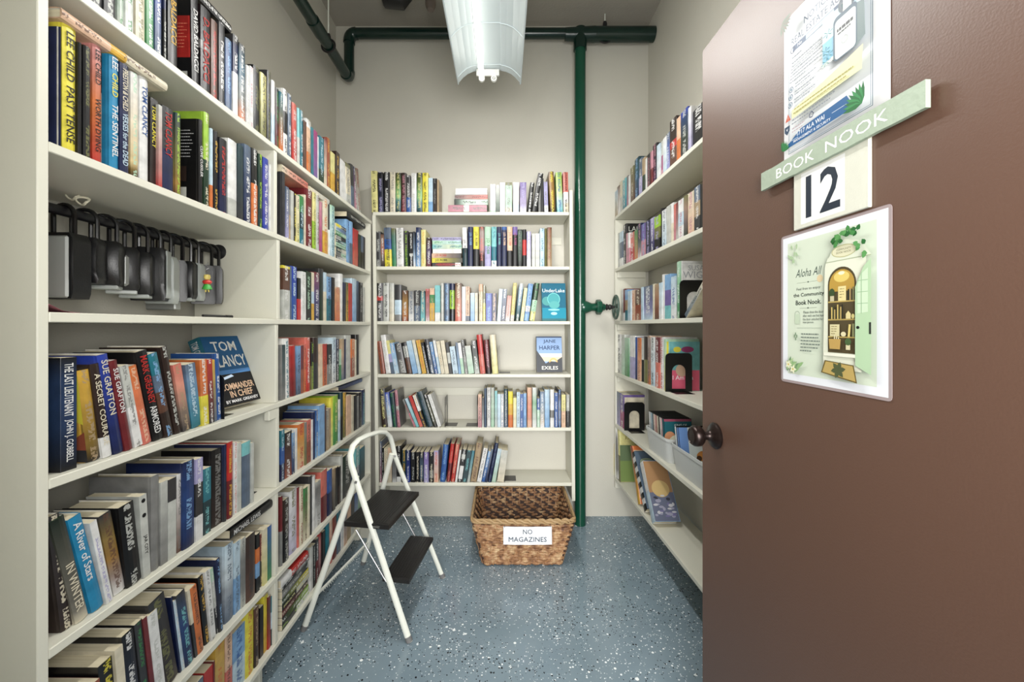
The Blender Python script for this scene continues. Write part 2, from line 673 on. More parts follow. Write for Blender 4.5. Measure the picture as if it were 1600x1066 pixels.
case = empty('bookcase', RIGHT.pt(-2, 0, 0), (0, 0, RIGHT.yaw))
tag(case, 'cream painted bookcase along the right wall, partly behind the door', 'bookcase')
ci = case.matrix_basis.inverted()
RDP = .205
for i, z in enumerate(RZ):
    lbox('shelf', -2.618, -1.30, 0, RDP + (.006 if i < 5 else .006), z - TH - .002, z, .0015, case, ci, RIGHT)
lbox('end_panel', -2.638, -2.6185, .002, RDP, EYE - 1.06, RZ[0] - TH - .003, .0015, case, ci, RIGHT)
lbox('end_panel', -1.2995, -1.28, .002, RDP, 0, RZ[0] - TH - .003, .0015, case, ci, RIGHT)
for zz in (1, 2, 3, 4):
    lbox('cleat', -2.612, -2.6, .01, RDP - .01, RZ[zz] - TH - .002 - .04, RZ[zz] - TH - .0025, .001, case, ci, RIGHT)

# ------------------------------------------------------------------ books


def parse_segs(s):
    out = []
    for t in s.split(','):
        out.append([t[:2], float(t[2:]) if len(t) > 2 else None])
    tot = sum(a[1] or 0 for a in out)
    rest = [a for a in out if a[1] is None]
    for a in rest:
        a[1] = (100 - tot) / len(rest)
    tot = sum(a[1] for a in out)
    return [(a[0], a[1] / tot) for a in out]


SEED = [0]
BOOKS = {}


def book_mesh(parent, hard, T, H, Dp, segs, ink, cover=None, blend_ok=True):
    """cover (C shaped case) as the given parent's mesh parts; local x thickness, y into the shelf, z up"""
    b = .0024 if hard else .0007
    b = min(b, T * .2)
    h = T / 2
    if hard:
        q = h - .0012
        out = [(-h, Dp), (-h, .009), (-h + .0009, .006), (-q, .0028), (-q / 2, .0007), (0, 0), (q / 2, .0007), (q, .0028), (h - .0009, .006), (h, .009), (h, Dp)]
        inn = [(h - b, Dp), (h - b, .004), (-h + b, .004), (-h + b, Dp)]
        sp0, sp1 = 2, 8
    else:
        out = [(-h, Dp), (-h, .0006), (-h + .0006, 0), (h - .0006, 0), (h, .0006), (h, Dp)]
        inn = [(h - b, Dp), (h - b, b), (-h + b, b), (-h + b, Dp)]
        sp0, sp1 = 2, 3
    pts = out + inn
    n = len(pts)
    zs, cs = [H], []
    z = H
    for c, f in segs:
        z -= f * H
        zs.append(z)
        cs.append(c)
    zs[-1] = 0.0
    mb, ink_l, uvs = MB(), [], []
    SEED[0] += 1
    off = (SEED[0] * 1.37) % 40
    inkc = (*lin(rgb(ink)), 1.0) if ink else (0, 0, 0, 0.0)
    no = (0, 0, 0, 0.0)
    blend = 1 < len(segs) < 6 and blend_ok and (SEED[0] * 7) % 10 < 6
    vs = [(x, y, zz) for zz in zs for x, y in pts]
    mb.v = vs
    for lv in range(len(cs)):
        for i in range(n):
            j = (i + 1) % n
            a, bb, c, d = lv * n + i, lv * n + j, (lv + 1) * n + j, (lv + 1) * n + i
            mb.f.append([d, c, bb, a])
            sp = sp0 <= i and j <= sp1 and i < len(out)
            col = rgb(cs[lv])
            if not sp and cover and i < len(out):
                col = rgb(cover)
            if blend and not (cover and not sp) and i < len(out):
                up_ = rgb(cs[lv - 1]) if lv else col
                dn_ = rgb(cs[lv + 1]) if lv + 1 < len(cs) else col
                ct = tuple((p + q) / 2 for p, q in zip(col, up_))
                cb_ = tuple((p + q) / 2 for p, q in zip(col, dn_))
                col = [cb_, cb_, ct, ct]
            if i >= len(out) - 1 and not (sp):
                col = rgb(cs[lv]) if i == len(out) - 1 or i == n - 1 else (.85, .84, .8)
            mb.c.append(col)
            ink_l.append(inkc if sp else no)
            ua, ub = (pts[i][0] + h) / T, (pts[j][0] + h) / T
            uvs.append((ua, zs[lv + 1] + off, ub, zs[lv + 1] + off, ub, zs[lv] + off, ua, zs[lv] + off))
    for top in (True, False):
        lv = 0 if top else len(cs)
        f = [lv * n + i for i in range(n)]
        mb.f.append(f if not top else f)
        mb.c.append(rgb(cs[0 if top else -1]))
        ink_l.append(no)
        uvs.append((0,) * (2 * n))
        if top:
            mb.f[-1] = f
        else:
            mb.f[-1] = f[::-1]
    # outline runs clockwise seen from above, so flip the caps
    mb.f[-2] = mb.f[-2][::-1]
    mb.f[-1] = mb.f[-1][::-1]
    mb.build('cover', BOOK, parent, ink=ink_l, uvs=uvs)
    pg = MB()
    if hard:
        pg.box(-h + b, h - b, .0045, Dp - .004, .003, H - .0035)
    else:
        pg.box(-h + b, h - b, b, Dp - .0002, .0003, H - .0004)
    pg.build('pages', PAGES, parent)


def title_mesh(parent, T, H, title, ink, hard, bold=.012):
    """title text running down the spine; 'A / B' = one after the other, 'A // B' = two lines side by side"""
    fl = Flat(step=.00002)
    pieces = [p.strip() for p in title.split('/')]
    cols = ink.split('+')
    tot = sum(6 if p == '.' else max(3, len(p)) for p in pieces)
    pos = H * .035
    avail = H * .90
    for i, p in enumerate(pieces):
        if p == '.':
            pos += avail * 3 / tot * 2
            continue
        ln = avail * max(3, len(p)) / tot
        c = rgb(cols[min(i, len(cols) - 1)])
        hh = min(T * .56, .03)
        fl.text(p, pos + ln / 2, 0, hh, c, maxw=ln * .94, bold=bold)
        pos += ln
    # plane: text x -> -z (down), text y -> +x, normal -> -y
    M = Matrix(((0, 1, 0, 0), (0, 0, -1, -.0006 if hard else -.0003), (-1, 0, 0, H), (0, 0, 0, 1)))
    fl.build('title', parent, M)


def ordinal(n):
    if 10 <= n % 100 <= 20:
        return '%dth' % n
    return '%d%s' % (n, {1: 'st', 2: 'nd', 3: 'rd'}.get(n % 10, 'th'))


def book_look(hard, segs, ink, title):
    names, w = [], []
    for c, f in sorted(segs, key=lambda a: -a[1]):
        if c not in names:
            names.append(c)
    s = PAL[names[0]][1]
    if len(names) > 1:
        s += ' and ' + PAL[names[1]][1]
    return s + (' hardback' if hard else ' paperback')


def make_book(unit, S0, S1, z, H, lean, hard, segs, ink, rec, depth_max, title=None, cover=None):
    T0 = max(.004, S1 - S0)
    th = math.atan2(lean, H)
    T = T0 * math.cos(th) - .0004
    if th > 0:
        So, dz = S1 - (T / 2) * math.cos(th), (T / 2) * math.sin(th)
    else:
        So, dz = S0 + (T / 2) * math.cos(th), -(T / 2) * math.sin(th)
    Hh = H if abs(th) < .01 else (H - T * abs(math.sin(th))) / math.cos(th)
    root = empty('hardback_book' if hard else 'paperback_book')
    root.matrix_world = unit.M(So, rec, z + dz + .0004) @ Matrix.Rotation(th, 4, 'Y')
    Dp = min(depth_max, max(.10, Hh * (.66 if hard else .63)))
    book_mesh(root, hard, T, Hh, Dp, segs, None if title else (ink.split('+')[0] if ink else None), cover, 'ROBB' not in (title or ''))
    if title:
        title_mesh(root, T, Hh, title, ink, hard)
    return root, T, Hh, Dp


def shelf_row(unit, z, where, group, rec, dmax, text, kind='row'):
    rows = []
    for line in text.strip().splitlines():
        line = line.strip()
        if not line:
            continue
        title = None
        if '|' in line:
            line, title = line.split('|')
            title = title.strip()
        p = line.split()
        rows.append((p, title))
    n = 0
    for p, title in rows:
        n += 1
        hard = p[0][0] == 'h'
        rc = rec + (float(p[0][1:]) / 100 if len(p[0]) > 1 else R.choice((0, .002, .004, .007)))
        x0, x1, yt = float(p[1]), float(p[2]), float(p[3])
        lean = float(p[4])
        segs = parse_segs(p[5])
        ink = p[6] if len(p) > 6 and p[6] != '-' else None
        cover = p[7] if len(p) > 7 else None
        S0, S1 = unit.S(x0, rc), unit.S(x1, rc)
        xm = (x0 + x1) / 2
        if yt < .5:
            H = yt
        else:
            H = unit.Z(xm + lean * .5, yt, rc) - z
        hard = hard or H > .222  # tall books listed as paperbacks are built and labelled as hardbacks
        lm = 0
        if lean:
            lm = unit.S(xm + lean, rc) - unit.S(xm, rc)
        o = make_book(unit, S0, S1, z, H, lm, hard, segs, ink, rc, dmax, title, cover)
        BOOKS[(group, n)] = o
        tag(o[0], where[1:] if where[0] == '*' else '%s, %s from left, %s' % (book_look(hard, segs, ink, title), ordinal(n), where), 'hardback' if hard else 'paperback', group)


def lying_book(unit, x0, x1, ya, yb, segs, ink, rec, label, group=None, title=None, hard=False, dmax=.17, z=None, T=None, tilt=0.0, W=None):
    """lies flat, spine towards the room; ya/yb pixel rows of its top and bottom edge"""
    S0, S1 = unit.S(x0, rec), unit.S(x1, rec)
    xm = (x0 + x1) / 2
    if z is None:
        z, zt = unit.Z(xm, yb, rec), unit.Z(xm, ya, rec)
        T = zt - z
    H = S1 - S0
    root = empty('hardback_book' if hard else 'paperback_book')
    root.matrix_world = unit.M(S1, rec, z + T / 2) @ Matrix.Rotation(tilt, 4, 'Y') @ Matrix.Rotation(-math.pi / 2, 4, 'Y')
    sg = parse_segs(segs)
    T -= .0004
    book_mesh(root, hard, T, H, W or min(dmax, H * .66), sg, None if title else ink)
    if title:
        title_mesh(root, T, H, title, ink, hard)
    tag(root, label, 'hardback' if hard else 'paperback', group)
    return root

# columns: kind(+recess cm)  x0 x1 (spine foot, px)  top (px, or height in m)  lean px  colours from top  ink  [cover]  |title
shelf_row(BACK, BZ[0], 'top shelf of back bookcase', 'books on the top shelf of the back bookcase', .006, .19, '''
h 580.6 590.5 267 -1.6 PY,PY BK
h 590.8 599.1 269 -1 BK45,NV55 LV
h 599.3 608.7 269 0 BK WH
h 609 617.7 269 0 CR GY
h 617.9 626.2 270 0 BK22,LM38,TQ12,DT28 PY
h 626.4 634.7 270 0 DB85,MR15 PK
p 634.9 642.2 274 -1 CH60,BL40 WH
h 642.4 650.7 270.6 0 WH LG
h 651 659.7 270 0 BK25,LM38,TQ12,DT25 PY
h 659.9 669 270 0 YL BK
p 669.4 676.2 278 0 PB70,SB30 -
p 676.5 682.6 279 0 BK45,DB55 GY
p 682.9 686 281 0 TN -
p1 766.1 774.5 288 0 WH92,MT8 LG
p1 774.8 780.6 289 0 LG65,DG35 -
p 781 789.5 285.3 0 WH PB
p 790 800 285 0 OL10,MT75,CR15 GY
p 801.7 810.8 285 0 WH75,PB25 LG
p 812.4 822.5 285 0 PU78,WH22 LV
h 823.8 830.5 284.8 5 BK WH
h 831 839.5 270 10 BK WH
p 841.5 844.8 .20 0 GY -
p 845 849.5 .205 0 BK -
p 850.8 856.8 284 -1.5 LV78,WH22 GY
h 860.2 868.2 268 -3 BR20,GD60,DB20 YL
h 870.7 880.2 269 -2.5 LM48,WH27,TQ25 BL
h 880.8 888.8 269 -1 CO50,WH28,CR22 BK
''')
for i, (x0, x1, ya, yb, c, ink) in enumerate(((700.2, 760.8, 320.4, 330.8, 'PK40,WH14,PK46', 'GY'), (709.7, 762.5, 311.4, 320.3, 'BK14,MT20,WH46,MT20', 'CH'),
                                              (710.3, 762, 304.4, 311.3, 'GY46,CO54', 'MR'), (711.9, 761.5, 294.3, 304.3, 'WH', None))):
    lying_book(BACK, x0, x1, ya, yb, c, ink, .012,
               ('pink and white', 'black and mint', 'grey and coral', 'white')[i] + ' paperback lying flat in the pile on top of the back bookcase', 'flat pile on top of the back bookcase')

shelf_row(BACK, BZ[1], 'second shelf of back bookcase', 'books on the second shelf of the back bookcase', .006, .19, '''
h 586.9 595.4 361.8 -.6 CH,CH LG
p 595.7 600.8 366 -1 BR20,PE25,MR10,PE15,BK30 WH
h 601.2 612.5 355.4 -2 SL30,BL26,YL44 CH
p 612.8 619.3 357 -2 OL20,TL45,GR35 -
p 619.5 631 356 -1 WH10,LG5,WH85 GY
p 632 638.6 361 -1 CH,DG LM
p 640 645.8 363 -1 BK,BK,LG8,BK30 WH
p 646 649.3 362 -1 CH50,SB30,WH20 -
h 649.5 657.3 355.4 0 NV55,SB45 WH
p 657.6 665.2 359 0 PY GD
p 666.5 673.4 371.5 0 BK15,MR30,BL20,MR35 WH
h 723 730.6 355.4 -1 WH53,DT47 BK |J.D.  ROBB
h 731 738.9 354.5 0 NV SB+LV |J.D. ROBB / .
h 739.5 748.4 354.5 0 YL56,BK44 BK+WH |J.D. ROBB / .
h 748.9 757 354.5 0 BR12,WH45,MR15,BK28 CO
h 757.3 767.2 354.5 0 MT48,LV52 GR+WH |J.D. ROBB
h 767.8 776 354.5 0 TQ50,TL35,WH15 TL
h 776.4 783.6 354.5 0 NV TQ+LV |J.D. ROBB / .
h 784 792 354.5 0 BL8,NV92 PE+PB |J.D. ROBB / .
h 792.4 800.8 354.5 0 PE60,BK40 CO+WH |J.D. ROBB / .
h 801.1 808.8 354.5 0 PU20,BK80 MG+LV |J.D. ROBB / .
h 809.2 816.2 358.6 0 BK8,MT34,BK58 BK
h 816.5 822.7 358.6 0 BK28,RD42,BK30 -
h 823 830 361.8 0 LV70,WH30 WH
p 831 836.3 365 0 LG -
p 836.6 843.2 365 0 WH,LG -
h 843.6 851 357 0 PB TL
p 851.4 854.6 357 0 OL -
p 855 862.6 355.4 0 BR8,TN92 RS
''')
ys = [370.8, 375.8, 382, 389, 396, 403.2, 410.6, 416.2]
sc = ['LV', 'MT60,PB40', 'TQ20,CR35,MT45', 'WH', 'PE55,CH45', 'YL60,CH40', 'CH20,MR50,CH10,WH20']
for i in range(7):
    lying_book(BACK, (675, 675.5, 675.5, 676, 674.7, 674.9, 675.4)[i], (721, 720.6, 721.5, 721, 720, 722.2, 720)[i], ys[i], ys[i + 1], sc[i], ('CH', 'GR', 'TL', None, 'RD', 'BK', 'RD')[i], .01,
               ('lavender', 'mint and pale blue', 'turquoise and cream', 'white', 'peach and charcoal', 'yellow and charcoal', 'charcoal and maroon')[i] + ' paperback in the flat pile on the second shelf of the back bookcase',
               'flat pile on the second shelf of the back bookcase', title=('J.D. ROBB / .' if i in (4, 5) else None))

shelf_row(BACK, BZ[2], 'third shelf of back bookcase', 'books on the third shelf of the back bookcase', .006, .19, '''
h 588.5 598 442.5 0 BK34,RD12,CH54 WH
p 598.3 607.8 442 0 LG CH
p 608 615.6 442.5 0 LG,CR -
p 616.4 627.2 445 0 CH42,PB40,GY18 -
p 628.5 637.2 454 0 BR40,GD30,RS30 WH
p 638.5 646.6 454.7 0 GY45,WH55 SL
p 647.5 656.2 454 0 CH,SL LG
p 657 664 455 0 DT10,TQ90 CR
p 665 671.2 451.6 0 CO8,MR74,WH18 PK
p 671.5 678.8 450.5 0 PE20,GR25,GD55 TN
p 679.5 687.7 446 0 TQ76,WH24 -
p 688.4 693.6 442.5 0 LG -
h 694 702.3 442.5 0 SL SB
h 702.6 710 443 0 NV18,LM50,BK32 NV
h 711 721.2 442.5 0 BR10,TN45,CO45 CR
p 721.8 727.7 448 0 WH -
p 728 733.8 448 0 PE85,SL15 BR
p 735 741.6 458 0 PB50,SB50 -
p 742 746.6 458 0 CR TN
p 748 754.6 444 0 PE20,CR80 TN
p 754.9 758.4 446 0 OL50,YL50 WH
p 759 768.5 458.5 0 RB SB
p 768.8 775.8 458.5 0 NV PE
p 776.4 782.2 451.6 3.5 PB,PB -
p 782.5 789 451.6 3.5 SL,NV WH
p 789.3 796.2 462 3.5 CO83,WH17 RS
p 797 803 442 5 PY84,WH16 TN
p 804.5 811.7 442.5 7 LG15,SB55,DG30 WH
p 812.5 817.8 450 6.5 PY OR
p 818.2 826.2 443 7.5 SB60,WH15,SB25 BL
h 827 835.2 442 8.5 DG45,MT30,PY25 GR
''')

shelf_row(BACK, BZ[3], 'fourth shelf of back bookcase', 'books on the fourth shelf of the back bookcase', .006, .19, '''
h 595 602 533 -7 RS BR
h 603 611.2 523 -9 WH LG
p 611.5 616.4 532 -8.5 PY40,LV25,SL35 -
p 616.8 624 535.5 -8.5 SB,PB WH
h 624.6 635.4 536 -9 CH,GY LG
h 636.6 643.8 535.5 -9 BK10,LG38,BR52 CH
p 645 653.2 532 -10.5 PB,SB -
p 653.8 658.6 531 -10.5 CR60,PB40 -
p 660 666.6 531 -10.5 GD OR
p 667 671.8 535 -10 BK WH
h 672.6 679.4 529.7 -10 CH,SL WH
p 680 684.6 534 -9.5 SB,BL WH
p 685 689.2 532 -9 WH,PB -
p 689.6 695.2 533 -8.5 CR TN
p 695.6 702 532 -8 CR -
p 702.4 707 534.5 -6.5 CH,LG,CH -
p 708 716.4 541 -6 PB SL
p 716.8 720.7 535 -5.5 SL,SB -
p 721 726 535.5 -6 WH,MT -
p 726.6 731.4 531 -6.5 CH,GY LG
p 732 741.2 540 -6 LG,MT -
p 742 749.6 532 -6 BK40,DG35,LG25 WH
h 750.3 758.8 522.8 -6 RD,CO RD
h 760 767.6 531 -4.5 MR82,BK18 PK
h 769.4 778.8 523 -4.5 CR,PY -
''')

shelf_row(BACK, BZ[4], 'fifth shelf of back bookcase', 'books on the fifth shelf of the back bookcase', .006, .19, '''
h 596.5 605.4 607.5 -4.5 CH42,DB58 PY
h 605.8 613 613 -5.5 RB22,SB30,WH48 WH
h 613.6 620.4 614 -5.5 DT GR
h 620.8 625.8 610 -5 PK42,LG12,PK46 MR GY
p 647 650.4 624 -19 GY,PK RD
p 650.8 655.4 622 -19 PB,TQ -
p 656 661.4 618 -18.5 RD,CO -
p 662 667.2 617 -18 WH50,CH50 GD
h 668.2 677.4 611 -18.5 DT SL
h 678 683.6 616.5 -17 CH45,OL35,CH20 WH
p 684.4 690 616 -17 WH LG
p 747 752.6 616.6 0 PE,PK BR
p 753.2 756.2 622 0 CH,LG -
p 756.5 760.2 607 0 SL -
p 760.8 766.6 606 0 WH GY
p 767 772.6 606 0 LG34,MT66 -
p 773.2 777 611 0 TQ,LG -
p 777.4 782.6 616 0 PB -
p 783 787 616 0 WH BL
p 787.5 793.6 608 0 DT14,SL86 LG
h 794 801.6 612 0 YL35,GD30,OR35 -
p 801.9 807 622 0 PY,CR -
p 807.5 812.6 613 0 PB SL
p 812.9 817.7 616 0 BL WH
p 818 822.6 615 0 SB BL
p 823.8 831.2 606 0 PE40,CO30,PE30 -
p 831.8 838.8 606 0 WH38,GR2,WH60 -
p 839.2 843.6 623 0 BL40,MT60 WH
p 844 850.6 612 0 SL15,SB40,TN30,WH15 WH
p 851 859 609 0 PB,SB -
p 859.6 866.2 609 0 WH55,GY20,WH25 -
p 866.6 871.8 614 0 BL WH
p 872.2 877 609 0 NV40,WH45,NV15 SB
p 877.5 883.8 617 0 PY50,PE50 TN
p 885.2 889.8 617 0 LG,CH GY
''')

shelf_row(BACK, BZ[5], 'lowest shelf of back bookcase', 'books on the lowest shelf of the back bookcase', .006, .19, '''
p 593.2 596.2 690 0 SL55,PK45 WH
p 596.6 599.8 700 0 BK LG
p 600.2 605.6 701 0 CR TN
p 606 612 700 0 PE,CR -
p 613 619.4 698 0 CH85,WH15 -
p 620 626.6 697 0 BK85,WH15 WH
p 628 634.4 703.5 0 DT GD
p 634.8 640.6 703.5 0 NV,RB WH
p 642 648.8 706.7 0 BK LG
p 650 655.4 706.7 0 BK CR
p 656 661.4 706.7 0 BK60,SB20,BK20 CR
p 662.4 669.6 706.7 0 PU,LV WH
p 671 677.4 706.7 0 BK60,GY25,BK15 CR
p 678 685.2 704.5 0 LV20,PE80 CO
h 687 695.4 694.5 5.5 BL SB
h 697 703.2 693.5 7 RD,MR CO
h 703.8 710.2 694 8 CO,RD PE
p 710.8 714 703.5 7 WH -
p 714.8 721 702 8 BK15,LG15,BK20,WH40,BK10 WH
p 721.8 729.2 703.5 8 DT TQ
p 729.6 733.8 704 8 TL,LG -
h 734.6 744.2 692 10 TN BR
p 744.8 751.6 700 11 WH GY
p 752 757 705 11 SB,BL WH
p 757.4 760.8 702 10 SL,NV -
h 761.6 767.4 692 12 NV SL
p 768 774 701 10 PB,MT LG
p 776.4 787 703 7 LG,CR -
''')

# ---- left bookcase
shelf_row(LEFT, LZ[0], 'top shelf of left bookcase', 'books on the top shelf of the left bookcase', .012, .24, '''
h 141 162 .24 0 CH LG
h 163.5 183 .235 0 GY,CH LG
p 184.5 196 .23 0 LG20,MT60,LG20 GR
p 197 211 .235 0 MT30,WH70 GR
h 213 228.5 .24 0 PY,CR OL
h 230 242.5 .235 0 MT,GR WH
h 243.5 254.6 .24 0 RB45,SL55 WH
h 255.6 262 .235 0 OR20,NV25,BK55 LG
h 263.4 279 .245 0 BK GD |D BALDACCI
h.6 301 313 .24 -2 BK WH+GD RD |DAVID BALDACCI
h 314.4 330.6 .235 0 BK40,GY10,BK50 RD+WH |D. BALDACCI
h 331 341.6 .225 0 BR RD
h 343 353 .24 0 CH WH+LG 
h 353.6 363.8 62.6 0 SL15,BL60,SL25 SB
h 364.8 374.4 57 0 CH10,NV35,WH55 WH
h 374.8 384.6 71 0 CH32,CB38,OR30 WH
p 385.4 390.6 103.6 0 WH LG
p 391 396 105 0 WH PK
h 396.6 407.6 106 0 BK OL
h 408.4 417.6 116.6 0 PY55,OL45 CH
h 418.2 424.4 112 0 CH OL
p 425.2 431 127 0 WH,PB -
h 431.4 437 139 0 BK,MR GR
p 437.4 442.6 145 0 TL45,OR55 WH
h 443.4 450.4 141 0 WH,BK,WH BK
h 450.8 456.4 148 0 SL WH
h 457.4 464.8 163 0 CO,RD WH
p 465.6 470 170 0 TQ,LG -
p 470.4 474.6 174 0 TL WH
p 475 479 190 0 BR -
p 479.4 486.6 188 0 WH15,PE45,OR40 TN
p 487 490 200 0 TL -
p 490.4 496 205 0 MG,PU -
p 496.4 499.4 215 0 WH -
p 499.8 506.2 215 0 TL70,DG30 PB
p 507 510.8 217 0 MR12,CR88 -
p 511.2 516.8 217 0 RS GD
p 517.6 525 240 0 PY,GD -
p 525.4 530.8 238.6 0 DB GD
p 531.6 541 252 0 WH -
p 542 549.4 256.6 -2 OL10,CR65,LG25 GY
p 549.8 555 258 -2 CH,SL -
p 555.8 559.4 262 -4 NV35,PK65 WH
p 560 565.4 264.5 -5 BR10,LG90 RS
''')
lying_book(LEFT, 303, 362, 10, 20, 'BK', 'WH', .02, 'black hardback lying flat on top of the upright books, top left shelf', hard=True, z=LZ[0] + .2465, T=.026)

shelf_row(LEFT, LZ[1], 'second shelf, near left bay', 'books on the second shelf of the near left bay', .014, .22, '''
h 93.4 97.2 .225 0 NV -
h 98 121.6 40 0 YL BK |LEE CHILD / PAST TENSE
h 122.4 130.4 .22 0 BK - BK
h.2 131 144.4 .222 0 BK OL BK
h 145.4 161 58.6 0 WH7,RD43,GD7,RD43 BK |LEE CHILD / WORTH DYING
p1.5 162.4 170.6 84 0 CH35,LG65 GY
h 171.4 187.8 81 0 CB WH+YL+WH |LEE / CHILD / THE SENTINEL
h 188.2 203.4 101 0 NV CR+PB |PRESTON & CHILD / VERSES for the DEAD
h 205 218.4 115 0 WH83,GD8,BK9 MT 
h 219 233.4 122 0 WH BL+PK |TOM CLANCY / .
p 235 246.8 155 0 BK,DB YL |TOM CLANCY / .
p 248 253.8 165 0 LG80,RD20 -
h 254.4 272.6 169 0 CH,NV RD+LG |TOM CLANCY / .
h 275 284.4 178 0 DT60,GD25,BR15 LM
p 311.4 318.6 188 0 BK WH BK |CLIVE CUSSLER
h 319.4 328.4 177 0 LM,DG CR LM
p 329 334.6 201.6 0 PB70,OR30 -
h 335 342.4 206 0 BK GD
h 343.8 356 218 0 BK40,NV60 RD
p 357 371.4 220 0 WH75,LG25 -
h 372.6 382.2 228 0 DT,CH -
h 382.6 393.6 228 0 SL,NV WH
h 394 404 233.8 0 BK45,OR55 WH
p 404.6 411.4 242 0 DG,DT LM
h 412 420.8 248 0 RB30,PU40,RB30 WH
p 421.8 429.4 259 0 WH LG
''')
lying_book(LEFT, 97, 262, 0, 0, 'PE40,GD15,CR45', 'BR', .012, 'cream and gold hardback lying flat across the books beside the yellow spine', hard=True, z=LZ[1] + .2405, T=.021, W=.15)

shelf_row(LEFT, LZ[3], 'fourth shelf, near left bay', 'books on the fourth shelf of the near left bay', .012, .24, '''
p 94.5 120.5 559 0 BK22,BL33,BK45 WH |THE LAST LIEUTENANT / JOHN J. GOBBELL
h 137 161 576 -17 GD85,BK15 TN GD
h 162 178 566.7 -21 DB78,WH22 CR |A SECRET COURAGE
h 179 196.4 552 -27 RB,NV CR |SUE GRAFTON / .
h 197 210.4 561.4 -26 MR WH |SUE GRAFTON / .
p 211 224 569 -24 LG,WH GY
h 225 239.6 569 -25 OR,CO PE
h 240.4 258.4 545.6 -28 BK RD+WH |MARK GREANEY / ARMORED
h 259.2 273.6 549.6 -27 TL25,SL20,BR25,DB30 SB
h 274.6 286 540 -24 DB LG
p 287 299.4 566.7 -17 CO35,PE35,CH30 TN
p 300.4 315.4 566.7 -11 SL22,SB38,TL40 PB
p 316.2 327.4 561.4 -4 OR55,YL45 WH
p 328 335.4 561 -4 RD55,CH45 WH
p 335.8 339.6 562 -4 GD,SL -
h 340 347.8 552 -4 BL WH
''')
shelf_row(LEFT, LZ[4], 'fifth shelf, near left bay', 'books on the fifth shelf of the near left bay', .012, .25, '''
h 96.5 117 .225 -22 CH,DB CR
h 119 141.5 .22 -40 DG,BK88,CR12 CR |. / IN WINTER
h 144.5 165.6 797.6 -38 CB WH |A River of Stars / .
p 167 177.8 808 -27 WH LV
h 179 198.6 796 -24 CH30,GD25,BR25,WH20 BR
h 200 224 784 -14 BK LG
p 224.6 236.2 772 -7 LG BK |. . / JAR CITY
h 236.8 250.6 743.5 0 GY -
p 251.2 262.4 752.5 0 LG,GY -
p 263 275.8 748 0 CH28,LG72 -
p 276.4 285.4 740.5 0 WH70,BR30 GY
h 286.4 305.4 721 0 NV,BL,NV SB+YL 
p 306 317.4 716.5 0 LV30,CH40,WH30 WH
p 318 330 731.5 0 TL,DT TQ
h 331.4 350.4 701.5 0 BK,DB GY
h 350.8 355.6 695 0 NV,CH -
h 356 365.4 691 0 RD,MR GD
p 366 371 691 0 WH CO
p 371.4 377.4 692 0 LG -
h 379 393 691 0 TQ20,SL80 -
p 393.6 397 692 0 LG -
''')
shelf_row(LEFT, LZ[5], 'sixth shelf, near left bay', 'books on the sixth shelf of the near left bay', .012, .25, '''
p 128 162 .17 -6 RS,OR,MR CR
p 163 190 .19 -10 BK YL
p 191 204 .20 -12 CR,BR -
h 205 224 .215 -14 BK,NV WH
p 225 237 .215 -15 CH GR
p 238 245 .215 -15 MR -
p 246 260 .215 -15 WH LG
h 256.5 281 .24 -24 CH,DB OL
p 281.6 284.4 927 -15 NV -
p 284.8 291 932 -15 PB WH
h 291.6 305 919 -15 CH25,BL25,NV50 TQ
p 305.4 309.6 917 -13 CR,CH -
h 310 320.4 911 -12 OR BR
h 320.8 330 895 -11 BK GD+WH 
p 330.4 338 887 -10 WH GY
p 338.4 343 884 -10 MT20,LG40,CH40 WH
h 344 350.8 871 -6 NV,CH SB
p 352 366 850 0 PB40,WH20,SL40 SL
p 366.4 376 846 0 PB,SB SL
p 376.6 384 841 0 LG,CH,LG GY
h 385.6 400 836 0 DB,BR CH
p 400.6 406 834 0 BK,OR,SB,BK -
p 406.4 411 834 0 MR,CH PE
p 412 418 826 0 CR,PY -
p 418.4 424.4 822 0 BL55,GR45 -
p 424.8 430.6 820 0 CR,GR,CR -
''')
shelf_row(LEFT, LZ[6], 'lowest shelf, near left bay', 'books on the lowest shelf of the near left bay', .012, .25, '''
p 288 304 .175 0 RS,OR CR
p 304.6 318 .17 0 SL,CR -
p 319 333 .17 0 RD -
p 333.6 336 .175 0 MR -
p 336.4 351 1007.5 0 GD,TN OR
p 352.6 363 991 0 PE,CO BR
p 364 384 980 0 SB,PB BL
h 384.8 397.6 955 0 YL OR
h 398.4 405.8 950 0 BR,DB TN
p 406.2 411.8 948 0 BK,DB -
p 412.6 418.6 930 0 YL,GD -
p 419 423 932 0 MR25,CH25,RD50 -
p 423.4 431 928 0 TL,PB,DT WH
''')

shelf_row(LEFT, LZ[1], 'second shelf, far left bay', 'books on the second shelf of the far left bay', .012, .2, '''
h 442 446.6 270 0 CH -
p 447 451.4 292.6 0 SL,LV WH
p 451.6 454.8 297 0 GY,TN -
p 455 459 299 0 LG -
p 459.3 463.6 302.7 0 BK YL
p 464 468 306 0 CR50,PY50 CH
h 468.4 475.8 307 0 GR,DT,TL PB
p 476.2 478.8 305 0 CR -
h 479.1 488.6 297 0 MR WH
p 489 495.2 301.6 0 PY,LM OL
p 495.5 499.6 306 0 LG MR
p 500 504.8 316 0 PK,MG -
p 505.2 513.6 311.8 0 CR58,GD42 OR
p 514 517 318 0 CH,WH -
p 517.4 524 322 0 MT20,PB80 TL
p 541.6 547 344 0 SB BL
p 547.4 552 347 0 SB,SL -
p 552.4 560 359 0 RD,CO -
p 560.4 564.2 367 0 DG,BK -
p 564.6 568 369 0 SL,BK -
p 568.4 570.6 371 0 BK -
''')
hs = ['CH,WH', 'GY,MT', 'DT,LG', 'MT', 'BK,TQ', 'LG,CH', 'GR,MT', 'PB,SL', 'YL,BK']
